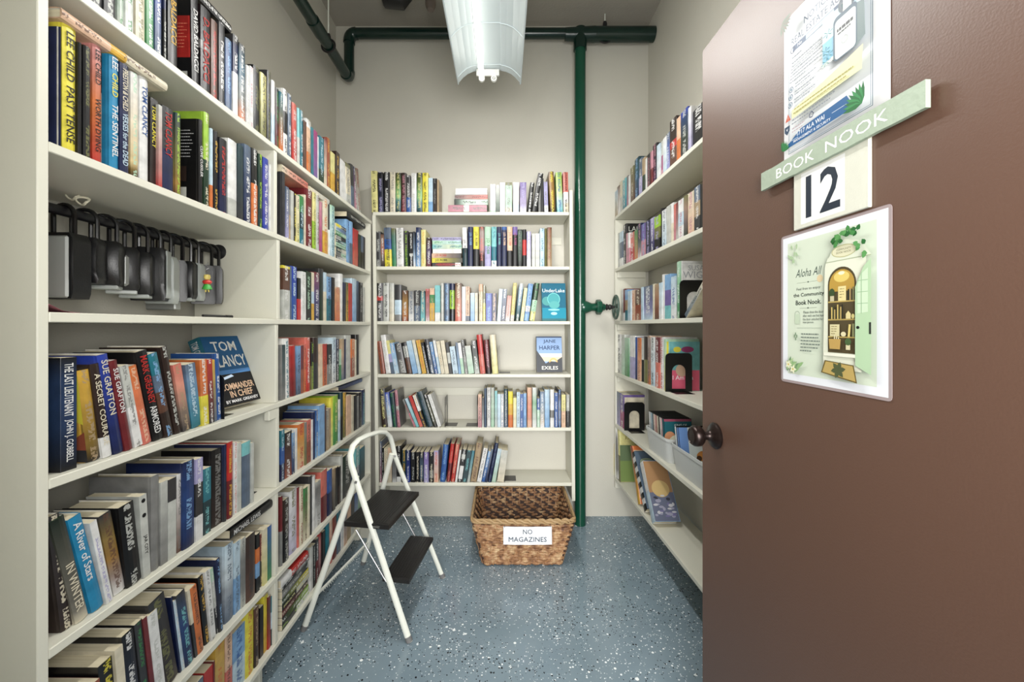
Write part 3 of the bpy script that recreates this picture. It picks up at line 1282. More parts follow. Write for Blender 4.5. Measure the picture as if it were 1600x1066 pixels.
zz = LZ[1] + .0005
for i, c in enumerate(hs):
    t = (.021, .018, .024, .02, .017, .02, .019, .022, .016)[i]
    sg_ = parse_segs(c)
    lying_book(LEFT, 524.8 + (i % 3) * .3, 541 - (i % 2) * .5, 0, 0, c, ('WH', 'BK', 'CR', 'DG', 'WH', 'BK', 'WH', 'BL', 'WH')[i], .014 + .002 * (i % 3),
               '%s paperback, %s from the bottom of the flat pile, far left bay' % (' and '.join(PAL[k_][1] for k_ in c.split(',')), ordinal(i + 1)), 'flat pile on the second shelf of the far left bay', z=zz, T=t, W=.13)
    zz += t
lying_book(LEFT, 440.5, 481, 0, 0, 'CR30,CO70', 'DB', .02, 'coral and cream paperback lying on the books nearest the divider, far left bay', z=LZ[1] + .2455, T=.026, W=.16)
lying_book(LEFT, 484, 515, 0, 0, 'CR,LG', None, .02, 'light grey paperback lying on the books right of the maroon spine, far left bay', z=LZ[1] + .243, T=.022, W=.15)
lying_book(LEFT, 543, 571, 0, 0, 'BK', 'LG', .01, 'black hardback lying on top of the row beside the back bookcase', hard=True, z=LZ[1] + .2395, T=.03, W=.15)

shelf_row(LEFT, LZ[2], 'third shelf, far left bay', 'books on the third shelf of the far left bay', .012, .2, '''
p 442.6 453 416 0 YL5,BR40,LG55 WH
p 453.4 455.8 417 0 SL -
h 456 465 417 0 RB,BL PB
p 465.4 471 435 0 BK50,RD50 -
p 471.5 478.2 425 0 WH LG
p 478.6 486.6 425 0 DG,BK MT
p 487 491 426 0 CR40,PB25,GD35 -
h 491.4 500.2 426 0 MR20,PU30,NV50 WH
h 500.6 506.4 420.5 0 CH,DG -
p 506.8 510.2 426 0 PB40,CR60 -
h 510.6 518.8 433 0 SB,TL NV
p 519.6 523 434 0 BK -
p 523.4 531.6 448.7 0 CR8,OR92 CO
p 532 536.6 428.4 0 WH -
p 537 540.6 442 0 NV,BK -
p 541 545.4 442 0 OL,GD BK
p 545.7 550.4 443 0 RD -
p 550.8 557.8 436 0 PB,SB -
p 558.2 562 439.7 0 SL,CH -
p 562.3 566.8 442 0 BK LG
p 567.2 570 449 0 LG -
''')
shelf_row(LEFT, LZ[3], 'fourth shelf, far left bay', 'books on the fourth shelf of the far left bay', .012, .2, '''
p 439 441.2 539 0 GY -
p 441.4 446 539 0 DT,GY -
h 446.5 453.8 529 -1.5 WH TL
h 457 463.8 540 -1.5 RD,MR -
p 464.2 470.4 541 0 SB,SL NV
p 470.8 474.6 540 0 MR,RS -
p 475 479 538 0 CO,OR BR
p 479.4 485.6 527.5 0 CO,RD WH
p 486 491.6 535 0 BK,OL LM
h 492 498.2 527.5 0 DB,CH -
p 499 504.2 538 0 PE,CR -
p 504.6 511.2 537.7 0 RD,OR MR
p 511.6 519 538 0 BK,GY LG
p 519.4 525.2 527.5 0 PB,WH SL
p 525.5 529.8 530 0 NV,BK WH
p 530 533.6 546 0 MT,GR -
p 534 537.6 530 0 TN,PE,SL -
p 538 540.6 530 0 NV -
p 541 549 524 0 LG -
p 549.4 554 530 0 OR,RS CR
p 554.4 557 531 0 CR -
p 557.4 561.6 523 0 BK -
''')
shelf_row(LEFT, LZ[4], 'fifth shelf, far left bay', 'books on the fifth shelf of the far left bay', .012, .25, '''
p 439 444.8 672 0 TL,BL,NV PB
p 445.6 456 675 0 BK65,RS35 WH
p 456.4 460.6 676 0 SB,NV LG
p 461 464.6 670 0 WH -
p 466 476.6 662 0 OR,GD,PE RD
p 477 479.6 660 0 GY,OL -
p 480 486 656 0 CO,RS BR
p 486.3 490 656 0 WH -
h 490.4 493.2 644 0 NV -
p 493.6 498.4 640.5 0 BL,SB LG
p 498.8 507.4 632.7 0 SB -
h 507.8 510.6 634 0 BR,CH -
p 511 514 641 0 GY,TN CR
p 514.3 517 638 0 TN -
p 517.4 521.6 621 0 YL,PY -
p 522 529 618 0 LM30,GR70 PY
p 529.4 533.6 624 0 WH,PB -
p 533.9 536.8 613 0 DT,BK -
p 537.2 541.6 613.5 0 GD,OL BR
p 542 548.8 618 0 PE -
p 549.2 553.2 618 0 CR -
p 553.5 557.8 618 0 BK -
p 558.2 561 620 0 GY -
h 561.4 566.2 613.5 0 BK,CH GY
h 566.6 571 609 0 NV,SL TQ
''')
lying_book(LEFT, 530, 566, 0, 0, 'NV,BL', None, .03, 'blue hardback lying flat on top of the row, fifth shelf, far left bay', hard=True, z=LZ[4] + .2435, T=.022, W=.18)
shelf_row(LEFT, LZ[5], 'sixth shelf, far left bay', 'books on the sixth shelf of the far left bay', .012, .25, '''
p 439 443 776 0 MR,GY -
h 444 452.4 780 0 DB,BK LG
p 453 465 765 0 WH90,LV10 OL
p 465.4 468.8 762 0 MR,CO -
p 469.2 475 762 0 CR RS
p 475.6 481 762 0 GR,OL,CR BR
p 481.4 484.4 758 0 CR -
h 485 488.6 744 0 CH -
p 488.9 493.8 744 0 WH -
p 494.2 502.4 751 0 LG15,BK15,WH70 GY
h 502.8 512 735 0 CO,MR -
h 512.8 520 734 0 BL,NV -
p 520.4 524.4 732 0 TN,CH -
p 524.8 529 730 0 BK -
p 529.3 532.6 729 0 BK,DB -
p 533 536.6 712 0 LG -
h 537 549 710 0 DG,CH LG
p 555.6 562 699 0 TQ,SL WH
p 562.4 570 699 0 TL,DT -
''')
shelf_row(LEFT, LZ[6], 'lowest shelf, far left bay', 'books on the lowest shelf of the far left bay', .012, .25, '''
p 485.4 489 .185 0 LG,WH -
p 489.3 493.6 .18 0 BK LG
p 494 498 .19 0 CH,MR WH
p 498.4 503.4 .195 0 RD15,WH50,MR35 -
p 504 508 .195 0 BK -
p 511.6 515.8 .23 0 TL -
p 516.2 520.6 .235 0 CR,CO -
p 521 527 .23 0 RS,MR -
p 527.5 532.6 .22 0 TL,SL -
p 533 537.6 .21 0 WH -
p 538 542.6 .2 0 SL,PE -
p 543 548.6 .21 0 PE,TN -
p 549 554 .2 0 CH,LG -
p 554.6 559.6 .2 0 BL,CR -
p 560 566 .2 0 LG,GR -
''')
zz = LZ[6] + .0005
for i, (c, t, nm) in enumerate((('CH,WH', .022, 'charcoal and white'), ('BK,LM', .026, 'black and lime'), ('MR,DB', .023, 'maroon and dark brown'), ('BK,LG', .021, 'black and light grey'),
                                ('DG,YL', .024, 'dark green and yellow'), ('GY,CH', .028, 'grey and charcoal'), ('BK,GY', .02, 'black and grey'))):
    lying_book(LEFT, 441, 483 - (i % 3) * 1.2, 0, 0, c, ('LM', 'WH', 'CR', 'PY', 'WH', 'LG', 'WH')[i], .012, nm + ' paperback in the flat pile on the lowest shelf, far left bay',
               'flat pile on the lowest shelf of the far left bay', z=zz, T=t, W=.12)
    zz += t
lying_book(LEFT, 440.4, 482, 0, 0, 'WH35,RD65', 'WH', .004, 'red and white hardback on top of the pile on the lowest left shelf', hard=True, z=zz, T=.032, W=.14)

# ---- right bookcase
shelf_row(RIGHT, RZ[0], 'top shelf of right bookcase', 'books on the top shelf of the right bookcase', .012, .19, '''
p 960.4 964.2 299 0 PB,TN -
p 964.5 968 291 0 BR15,WH85 -
p 968.3 972.8 283 0 CR,LG -
p 973 977.3 280 0 TQ,TL WH
p 977.6 981.6 276 0 GY,PK -
p 982 985 274 0 WH -
p 985.3 990.4 261 0 OL,BR CR
h 990.8 998 248 0 DT25,TL25,NV50 SB
p 998.3 1003 248 0 SL,LV WH
p 1003.3 1007.4 247 0 TN,DG -
p 1007.8 1011 248 0 WH -
p 1011.3 1015.8 240.7 0 BK,DB PK
p 1016.1 1019.6 237 0 PK,MR -
p 1020 1026 225.7 0 BK,NV PK
p 1026.4 1031 226 0 PB,WH -
p 1031.3 1035.7 222 0 LG40,MG40,PK20 GY
p 1036 1041 215 0 WH,PB -
p 1041.4 1046.2 208 0 SL,RB,LV WH
p 1046.6 1056.8 186 0 DB45,RD15,BR40 WH
p 1057.4 1063.2 183.5 0 PE,OR -
p 1063.8 1074.8 172 0 RB18,DG42,CH40 LG
p 1075.2 1080 167.5 0 WH,LV -
h 1080.6 1102 165.6 0 BK WH
''')
shelf_row(RIGHT, RZ[1], 'second shelf of right bookcase', 'books on the second shelf of the right bookcase', .012, .19, '''
p 960.2 963.4 368 0 BK60,WH40 -
p 963.7 967 365 0 LG -
p 967.3 972.8 362.5 0 PB30,SL45,WH25 -
h 973.2 977.8 351 0 BK WH BK
p 978.2 980.4 365 0 PK -
p 980.8 983.4 364 0 WH,PK -
p 983.7 990.8 364 0 CO,RD WH
p 991.2 996 360 0 GR,OR TN
p 996.4 1001.6 350 0 NV,BK,WH20 PK
p 1002 1008.4 350 0 PU,PK SB
p 1009 1015.8 345 0 NV,BK,NV LV
p 1016.2 1021.6 341 0 LV,PU,NV WH
p 1022.4 1031 338 0 LM,OL,BK LV
h 1032 1034 326 0 BK -
p 1034.4 1041 328 0 WH,PB SL
p 1041.4 1046.6 322 0 LG -
p 1047 1052.4 318 0 WH,CR -
p 1052.8 1056 319.5 0 CO,PK -
p 1056.3 1059.2 317 0 MR,LG -
p 1059.7 1067.6 312 0 WH,PB,WH PK
p 1068.3 1073.2 306 0 OL,PK,DG -
p 1073.8 1084.4 300.7 0 CR,PE PK
p 1085 1093.8 291 0 SL,TN,CH WH
p 1094.2 1099 287.6 0 BK -
''')
shelf_row(RIGHT, RZ[2], 'third shelf of right bookcase', 'books on the third shelf of the right bookcase', .012, .19, '''
p 971 973.6 452 0 WH,LG -
p 973.9 976.2 451.6 0 MR75,WH25 -
p 976.5 980.4 453 0 SB,TN,TL -
p 980.7 985.6 455 0 PB -
p 986.2 992 453.5 0 PE OR
p 992.5 1001 452.6 0 BR,RS CR
p 1001.5 1004.8 449 0 PB -
p 1005.2 1019.4 447 0 SL45,PU30,PB25 WH
p 1019.8 1022.6 444 0 CR -
p 1023 1029.2 444 0 TN40,RS40,BR20 -
p 1029.6 1034.2 442 0 PB,WH -
p 1034.7 1038.4 429 0 WH -
p 1038.8 1047.8 429 0 SB35,PU35,TQ30 -
p 1048.4 1056 432 0 PB,WH BL
h 1056.6 1062.6 409 0 MT,GR WH WH
''')
shelf_row(RIGHT, RZ[3], 'fourth shelf of right bookcase', 'books on the fourth shelf of the right bookcase', .012, .19, '''
p 963 970 522.5 0 WH,LG BK
p 970.4 975 523 0 LG,MT -
h 975.4 982.6 528 0 MT,GR -
p 983 991.4 525 0 WH,LV -
p 991.8 994.4 527 0 BL,NV -
p 994.8 1001 528 0 OR,PE RS
p 1001.4 1004.8 528 0 LG,BK -
p 1005.1 1010.4 526 0 DB,OL -
p 1011 1015.6 525 0 PE8,SL67,OR25 CH
p 1016 1022.4 527 0 WH,PB BK
h 1023 1030 527 0 MR,CO WH
h 1030.6 1036.4 527 0 WH RD WH
p 1036.8 1039.4 530 0 MT,PY -
h 1039.8 1043 534 0 YL,TQ - TQ
''')
shelf_row(RIGHT, RZ[4], 'fifth shelf of right bookcase', 'books on the fifth shelf of the right bookcase', .012, .19, '''
h 960 963.4 596 0 BR10,PK90 -
p 963.8 968.4 612.6 0 SL,LV PU
p 968.8 974.4 616 0 PU,MG WH
p 974.8 976.2 621 0 CR -
''')
shelf_row(RIGHT, RZ[5], 'lowest shelf of right bookcase', 'books on the lowest shelf of the right bookcase', .0, .19, '''
p 958.6 961.6 664 -4 GD,PY -
p 962 965.4 670 -3 WH,BK,WH,BK,WH -
h 966 969 671 -2 PY,OL - PY
''')
shelf_row(RIGHT, RZ[5], 'leaning at the right, lowest shelf of right bookcase', 'leaning books on the lowest shelf of the right bookcase', .0, .125, '''
p 996 1000 701 -13 RS,GD - OR
p 1006 1014.6 713 -24 BK9,WH9,BK9,WH9,BK9,WH9,BK9,WH9,BK9,WH9,BK10 -
p 1018 1026.6 727 -22 WH,PB - SB
''')


# ------------------------------------------------------------------ covers seen beside the spines


def side_print(key, fn, side=1):
    root, T, H, Dp = BOOKS[key]
    fl = Flat(step=.00004)
    fn(fl, Dp, H)
    if side > 0:
        M = Matrix(((0, 0, 1, T / 2), (1, 0, 0, 0), (0, 1, 0, 0), (0, 0, 0, 1)))
    else:
        M = Matrix(((0, 0, -1, -T / 2), (-1, 0, 0, Dp), (0, 1, 0, 0), (0, 0, 0, 1)))
    fl.build('cover_print', root, M)


G = lambda s: s
side_print(('books on the top shelf of the left bookcase', 10), lambda f, w, h: (f.rect(.006, h * .75, w - .002, h - .001, rgb('BK')), f.rect(.006, .001, w - .002, h * .30, rgb('BK')),
           f.lines(w * .45, h * .66, w - .012, 9, .009, .0022, (.9, .5, .4)), f.rect(w * .8, h * .05, w - .01, h * .14, rgb('LG'))), -1)
side_print(('books on the second shelf of the near left bay', 4), lambda f, w, h: (f.rect(w * .5, .012, w - .01, .045, rgb('CR')), f.lines(w * .55, .04, w - .015, 3, .009, .005, (.2, .2, .2))), -1)
side_print(('books on the second shelf of the near left bay', 15), lambda f, w, h: (f.lines(w * .3, h * .86, w - .014, 10, .009, .0018, (.75, .75, .75)), f.rect(w * .5, .06, w - .03, .1, rgb('DB')), f.rect(w * .5, .012, w - .03, .045, rgb('LG'))), -1)
side_print(('books on the fourth shelf of the near left bay', 2), lambda f, w, h: (f.rect(.01, .001, w, h * .14, rgb('CH')), f.poly([(w * .55, h * .14), (w, h * .14), (w, h * .34)], rgb('RS')), f.poly([(w * .7, h * .5), (w, h * .42), (w, h * .95), (w * .86, h * .95)], rgb('YL'))), -1)
side_print(('books on the third shelf of the right bookcase', 15), lambda f, w, h: (f.text('SUSAN', w * .5, h * .88, .022, (.55, .56, .58)), f.text('WIGGS', w * .5, h * .76, .03, (.55, .56, .58)), f.rect(.01, h * .96, w - .01, h * .965, (.6, .6, .6))))
side_print(('books on the second shelf of the right bookcase', 4), lambda f, w, h: f.text('LAURA', w * .5, h * .87, .03, rgb('LG')))
side_print(('books on the fourth shelf of the right bookcase', 12), lambda f, w, h: f.text('A VERY', w * .5, h * .93, .02, (.75, .15, .25), maxw=w * .85))
side_print(('books on the fourth shelf of the right bookcase', 14), lambda f, w, h: (f.rect(.004, .001, w - .001, h * .42, (.85, .38, .48)), f.ell(w * .3, h * .84, .018, .013, rgb('YL')), f.ell(w * .62, h * .84, .03, .014, rgb('MG')),
           f.ell(w * .45, h * .42, .03, .03, rgb('PE')), f.text('I Am Ma', w * .48, h * .27, .02, (.95, .95, .95), maxw=w * .7)))
side_print(('books on the fifth shelf of the right bookcase', 1), lambda f, w, h: (f.rect(.002, h * .3, w - .002, h - .001, (.78, .8, .68)), f.rect(w * .3, h * .93, w * .95, h * .965, rgb('NV')), f.text('Macmillan', w * .62, h * .85, .013, (.15, .15, .2), maxw=w * .7), f.rect(w * .3, h * .70, w * .95, h * .77, rgb('SL'))))
side_print(('books on the lowest shelf of the right bookcase', 3), lambda f, w, h: (f.rect(.004, .002, w - .002, h * .66, (.42, .5, .28)), f.rect(.004, h * .4, w * .4, h * .7, (.35, .42, .3)), f.text('RIVER', w * .42, h * .84, .022, (.42, .38, .15), maxw=w * .75), f.ell(w * .75, h * .6, .03, .012, rgb('OL'))))
side_print(('leaning books on the lowest shelf of the right bookcase', 1), lambda f, w, h: (f.rect(.01, h * .1, w * .8, h * .92, rgb('CR')), f.rect(.02, h * .72, w * .9, h * .9, rgb('RS')), f.ell(w * .4, h * .35, .03, .04, rgb('DB')), f.ell(w * .6, h * .2, .03, .02, rgb('OR'))))
side_print(('leaning books on the lowest shelf of the right bookcase', 2), lambda f, w, h: (f.rect(.002, .002, w - .002, h - .002, (.3, .36, .42)), f.ell(w * .5, h * .8, .04, .022, (.55, .6, .5)), f.ell(w * .5, h * .78, .03, .015, (.5, .35, .45)), f.ell(w * .6, h * .5, .03, .04, (.42, .34, .44))))
rq = random.Random(9)
side_print(('leaning books on the lowest shelf of the right bookcase', 3), lambda f, w, h: (f.rect(.002, .002, w - .002, h * .46, (.36, .38, .46)), f.rect(.002, h * .46, w - .002, h - .002, (.6, .46, .32)), f.ell(w * .5, h * .52, w * .36, h * .14, (.72, .62, .42)),
           [f.ell(w * rq.uniform(.12, .88), h * rq.uniform(.06, .42), rq.uniform(.006, .016), rq.uniform(.004, .009), rq.choice(((.55, .55, .62), (.2, .2, .24), (.7, .7, .72), (.42, .4, .55)))) for _ in range(26)]))


def face_book(M, T, H, W, segs, label, art, group=None, title=None, ink='WH', cover=None, hard=True):
    root = empty('hardback_book' if hard else 'paperback_book')
    root.matrix_world = M
    book_mesh(root, hard, T, H, W, parse_segs(segs), None, cover)
    if title:
        title_mesh(root, T, H, title, ink, True)
    fl = Flat(step=.00008)
    art(fl, W, H)
    fl.build('cover_print', root, Matrix(((0, 0, 1, T / 2), (1, 0, 0, 0), (0, 1, 0, 0), (0, 0, 0, 1))))
    return tag(root, label, 'hardback' if hard else 'paperback', group)


def art_commander(f, w, h):
    f.rect(.004, h * .50, w - .001, h - .001, (.13, .33, .5))
    f.rect(.004, .001, w - .001, h * .44, (.07, .07, .08))
    f.rect(.004, h * .44, w - .001, h * .5, (.3, .5, .72))
    f.text('TOM', w * .52, h * .85, .034, (.86, .86, .84), w=w * .62, bold=.02)
    f.text('CLANCY', w * .52, h * .63, .04, (.86, .86, .84), w=w * .9, bold=.02)
    f.poly([(w * .08, h * .38), (w * .45, h * .43), (w * .5, h * .40), (w * .12, h * .35)], (.75, .82, .9))
    f.text('COMMANDER', w * .52, h * .26, .022, (.85, .72, .6), w=w * .86, bold=.02)
    f.text('IN CHIEF', w * .55, h * .15, .022, (.85, .72, .6), w=w * .6, bold=.02)
    f.text('BY MARK GREANEY', w * .52, h * .055, .01, (.9, .9, .9), w=w * .86, bold=.02)


face_book(Matrix.Translation((-.879, 1.237, LZ[3] + .0095)) @ Matrix.Rotation(math.radians(-6.6), 4, 'Z') @ Matrix.Rotation(math.radians(-22), 4, 'Y'),
          .044, .235, .158, 'TL50,SL6,BK44', 'blue and black thriller hardback standing face out on the fourth shelf of the near left bay', art_commander, title='TOM CLANCY / COMMANDER IN CHIEF')


def art_under(f, w, h):
    f.rect(.004, .001, w - .001, h - .001, (.1, .38, .48))
    f.rect(.004, h * .03, w - .001, h * .34, (.1, .52, .62))
    f.rect(.004, .001, w - .001, h * .06, (.2, .42, .45))
    f.ell(w * .22, h * .52, w * .2, h * .12, (.3, .58, .58))
    f.ring(w * .5, h * .57, w * .26, .006, (.5, .82, .8), 28)
    f.ell(w * .5, h * .57, w * .24, h * .155, (.28, .6, .62))
    f.ell(w * .52, h * .42, w * .22, h * .1, (.34, .64, .64))
    f.ell(w * .5, h * .29, w * .24, h * .025, (.55, .85, .82))
    f.ell(w * .5, h * .19, w * .13, h * .04, (.65, .9, .9))
    f.text('UnderLake', w * .5, h * .8, .022, (.92, .95, .95), w=w * .92)


yb_ = 2.427 + .055
face_book(Matrix.Translation(((846.4 - CX) * yb_ / F, yb_, BZ[2] + .002)) @ Matrix.Rotation(math.radians(-86), 4, 'Z') @ Matrix.Rotation(math.radians(-7), 4, 'Y'),
          .02, .238, .153, 'TL,TL', 'teal hardback with a reflected face on its cover, face out on the back bookcase', art_under)


def art_exiles(f, w, h):
    f.rect(.004, .001, w - .001, h - .001, (.55, .66, .82))
    f.rect(.004, h * .3, w - .001, h * .52, (.82, .84, .86))
    f.rect(.004, h * .3, w - .001, h * .42, (.9, .82, .68))
    f.poly([(.004, .001), (w - .001, .001), (w - .001, h * .42), (w * .86, h * .36), (w * .7, h * .26), (w * .5, h * .3), (w * .36, h * .24), (w * .22, h * .4), (.004, h * .6)], (.27, .28, .3))
    f.ring(w * .66, h * .28, w * .16, .01, (.9, .7, .45), 24)
    f.poly([(w * .42, h * .2), (w * .92, h * .2), (w * .8, h * .28), (w * .56, h * .3)], (.27, .28, .3))
    f.text('JANE', w * .52, h * .85, .026, (.12, .22, .38), w=w * .48, bold=.01)
    f.text('HARPER', w * .52, h * .68, .026, (.12, .22, .38), w=w * .8, bold=.01)
    f.rect(w * .1, h * .04, w - .003, h * .2, (.27, .28, .3))
    f.text('EXILES', w * .52, h * .12, .022, (.92, .92, .9), w=w * .62, bold=.005)
    f.rect(.004, h * .96, w - .001, h - .001, (.25, .3, .4))


yb_ = 2.427 + .085
face_book(Matrix.Translation(((838.0 - CX) * yb_ / F, yb_, BZ[3] + .002)) @ Matrix.Rotation(math.radians(-89), 4, 'Z') @ Matrix.Rotation(math.radians(-9), 4, 'Y'),
          .024, .226, .163, 'SL40,CH60', 'blue and charcoal novel standing face out, alone at the right of the fourth shelf', art_exiles)

# books lying on top of rows or leaning at the right
lying_book(LEFT, 361, 429, 0, 0, 'BK', 'WH', .012, 'black hardback lying flat on top of the sixth shelf row, near left bay', hard=True, z=LZ[5] + .2425, T=.028, W=.17, title='MICHAEL LEWIS / .')
shelf_row(RIGHT, RZ[2], '*cream and slate blue paperback leaning beside black bookend, third shelf of right bookcase', 'leaning book on the third shelf of the right bookcase', .012, .19, '''
p 1066 1072 440 34 CR,SL BK CR
''')

# ------------------------------------------------------------------ bookends


def bookend(unit, S, z, foot_dir, label, rec=.01, w=.125, h=.17, hole=True):
    """folded sheet: arched plate with an arched window, foot under the books"""
    root = empty('bookend')
    root.matrix_world = unit.M(S, rec, z)
    t = .0016
    n = 12
    r = .02

    def outline(x0, x1, y0, y1, rr):
        pts = [(x0, y0), (x1, y0)]
        for i in range(n + 1):
            a = math.pi / 2 * i / n
            pts.append((x1 - rr + rr * math.cos(a), y1 - rr + rr * math.sin(a)))
        for i in range(n + 1):
            a = math.pi / 2 + math.pi / 2 * i / n
            pts.append((x0 + rr + rr * math.cos(a), y1 - rr + rr * math.sin(a)))
        return pts
    outer = outline(0, w, 0, h, r)
    hw = w * .5
    inner = outline(w / 2 - hw / 2, w / 2 + hw / 2, .014, h * .70, hw / 2 - .001)
    m = len(outer)
    mb = MB()
    vs = []
    for x in (0, t):
        vs += [(x, a, b) for a, b in outer] + [(x, a, b) for a, b in inner]
    fs = []
    for i in range(m):
        j = (i + 1) % m
        fs.append((i, j, m + j, m + i))
        fs.append((2 * m + j, 2 * m + i, 3 * m + i, 3 * m + j))
        fs.append((j, i, 2 * m + i, 2 * m + j))
        fs.append((m + i, m + j, 3 * m + j, 3 * m + i))
    mb.add(vs, fs)
    mb.build('plate', BLACKM, root)
    f = MB()
    L = .07
    x0, x1 = (0, L) if foot_dir > 0 else (-L, t)
    f.bbox(x0, x1, .02, w - .02, .0003, .0014, .0004)
    f.build('foot', BLACKM, root)
    return tag(root, label, 'bookend')


bookend(RIGHT, -.798 * F / (1044.4 - 774), RZ[3], 1, 'black metal bookend with arched window before a turquoise and pink cover', rec=0, h=.178)
bookend(RIGHT, -.795 * F / (977.2 - 774), RZ[4], 1, 'black metal bookend against purple books on the fifth shelf, right bookcase', rec=.004, h=.172, w=.125)
bookend(RIGHT, -.798 * F / (1063.6 - 774), RZ[2], 1, 'black metal bookend below the white cover on the third shelf, right bookcase', rec=.01, h=.165)
bookend(LEFT, .815 * F / (789 - 348.6), LZ[3], 1, 'black metal bookend left of the face out book on the near left bay', rec=.012, h=.13)
bookend(LEFT, .815 * F / (789 - 397.8), LZ[4], 1, 'black metal bookend at the right end of the fifth shelf, near left bay', rec=.03, h=.12)
bookend(LEFT, .815 * F / (789 - 571.2), LZ[2], -1, 'black metal bookend at the far end of the third shelf, far left bay', rec=.03, h=.16)
bookend(BACK, (779.6 - CX) * k, BZ[3], 1, 'black metal bookend in the middle of the fourth shelf, back bookcase', rec=.03, h=.17)
bookend(BACK, (694.2 - CX) * k, BZ[4], 1, 'black metal bookend right of the leaning books on the back bookcase', rec=.02, h=.18)
bookend(BACK, (745.2 - CX) * k, BZ[4], -1, 'black metal bookend left of the peach book on the back bookcase', rec=.012, h=.19)
bookend(BACK, (788.6 - CX) * k, BZ[5], 1, 'black metal bookend on the lowest shelf of the back bookcase', rec=.012, h=.17)

# ------------------------------------------------------------------ bins of disc cases
BIN = mat('translucent_plastic', (.86, .87, .86), .35)
BIN.node_tree.nodes['Principled BSDF'].inputs['Transmission Weight'].default_value = .35
BIN.node_tree.nodes['Principled BSDF'].inputs['IOR'].default_value = 1.2


def rrect(x0, x1, y0, y1, r, n=5):
    pts = []
    for cx, cy, a0 in ((x1 - r, y0 + r, -90), (x1 - r, y1 - r, 0), (x0 + r, y1 - r, 90), (x0 + r, y0 + r, 180)):
        for i in range(n + 1):
            a = math.radians(a0 + 90 * i / n)
            pts.append((cx + r * math.cos(a), cy + r * math.sin(a)))
    return pts


def tub(S0, S1, label, w=.188, h=.115):
    root = empty('storage_bin')
    root.matrix_world = RIGHT.M(S0, .004, RZ[4] + .0006)
    L = S1 - S0
    loops = [rrect(.018, L - .018, .014, w - .014, .03), rrect(.004, L - .004, .003, w - .003, .034), rrect(.0, L, 0, w, .036), rrect(.0, L, 0, w, .036),
             rrect(.006, L - .006, .005, w - .005, .033), rrect(.020, L - .020, .016, w - .016, .028)]
    zs = [0, h - .012, h - .012, h, h, .0025]
    vs = [(x, y, z) for lp, z in zip(loops, zs) for x, y in lp]
    n = len(loops[0])
    fs = []
    for i in range(5):
        for j in range(n):
            fs.append((i * n + j, i * n + (j + 1) % n, (i + 1) * n + (j + 1) % n, (i + 1) * n + j))
    fs.append(tuple(range(n - 1, -1, -1)))
    fs.append(tuple(range(5 * n, 6 * n)))
    MB().add(vs, fs).build('tub', BIN, root, smooth=True)
    return tag(root, label, 'storage bin', 'plastic bins on the right bookcase')


tub(-2.12, -1.83, 'white plastic bin packed with disc cases, fifth shelf of the right bookcase')
tub(-1.815, -1.44, 'white plastic bin holding tilted cases behind the door knob')


def disc_case(S, lean, c, label, T=.0138, H=.19, W=.135, rec=.022, print_fn=None):
    root = empty('disc_case')
    root.matrix_world = RIGHT.M(S, rec, RZ[4] + .006) @ Matrix.Rotation(lean, 4, 'Y')
    MB().bbox(-T / 2, T / 2, 0, W, 0, H, .0012).build('case', mat('black_case_plastic', (.05, .05, .055), .35), root)
    fl = Flat(step=.00003)
    fl.rect(-T / 2 + .0008, .003, T / 2 - .0008, H - .003, c)
    fl.text('|||', 0, H * .62, .03, tuple(v * .6 for v in c), maxw=T * .5)
    fl.build('spine_sleeve', root, Matrix(((1, 0, 0, 0), (0, 0, -1, -.0001), (0, 1, 0, 0), (0, 0, 0, 1))))
    if print_fn:
        f2 = Flat(step=.00006)
        print_fn(f2, W, H)
        f2.build('cover_sleeve', root, Matrix(((0, 0, 1, T / 2), (1, 0, 0, 0), (0, 1, 0, 0), (0, 0, 0, 1))))
    return tag(root, label, 'disc case', 'disc cases in the plastic bins')


cs = [((.85, .85, .84), 'white'), ((.72, .74, .76), 'light grey'), ((.6, .7, .74), 'pale blue'), ((.35, .38, .42), 'slate'), ((.86, .8, .74), 'cream'), ((.8, .62, .6), 'pink'), ((.7, .55, .5), 'rose brown'), ((.8, .78, .7), 'pale tan'),
      ((.25, .22, .22), 'charcoal'), ((.82, .82, .78), 'off white'), ((.85, .7, .72), 'pale pink')]
for i, (c, nm) in enumerate(cs):
    disc_case(-2.068 + i * .0152, -.13, c, '%s disc case, %s from the far end of the far plastic bin' % (nm, ordinal(i + 1)))


def king(f, w, h):
    f.rect(.002, .002, w - .002, h - .002, (.12, .36, .4))
    f.rect(.002, h * .93, w - .002, h - .002, (.6, .3, .38))
    f.text('KING OF', w * .6, h * .84, .011, (.85, .88, .88), bold=.02)
    f.ell(w * .2, h * .55, .026, .026, (.78, .55, .4))
    f.ell(w * .5, h * .4, .05, .04, (.85, .84, .74))


def bear(f, w, h):
    f.rect(.002, .002, w - .002, h - .002, (.82, .85, .84))
    f.rect(.002, .002, w * .3, h - .002, (.42, .56, .78))
    f.ell(w * .75, h * .35, .03, .022, (.75, .5, .25))
    f.ell(w * .6, h * .3, .012, .012, (.3, .2, .12))


disc_case(-1.893, -.13, (.12, .36, .4), 'teal disc case with lettered front at the near end of the far bin', print_fn=king, rec=.02)
disc_case(-1.748, -.20, (.8, .83, .85), 'white and black edged case at the far end of the near bin', rec=.02)
disc_case(-1.728, -.20, (.42, .56, .78), 'blue and white case with an animal picture behind the door knob', print_fn=bear, rec=.02)

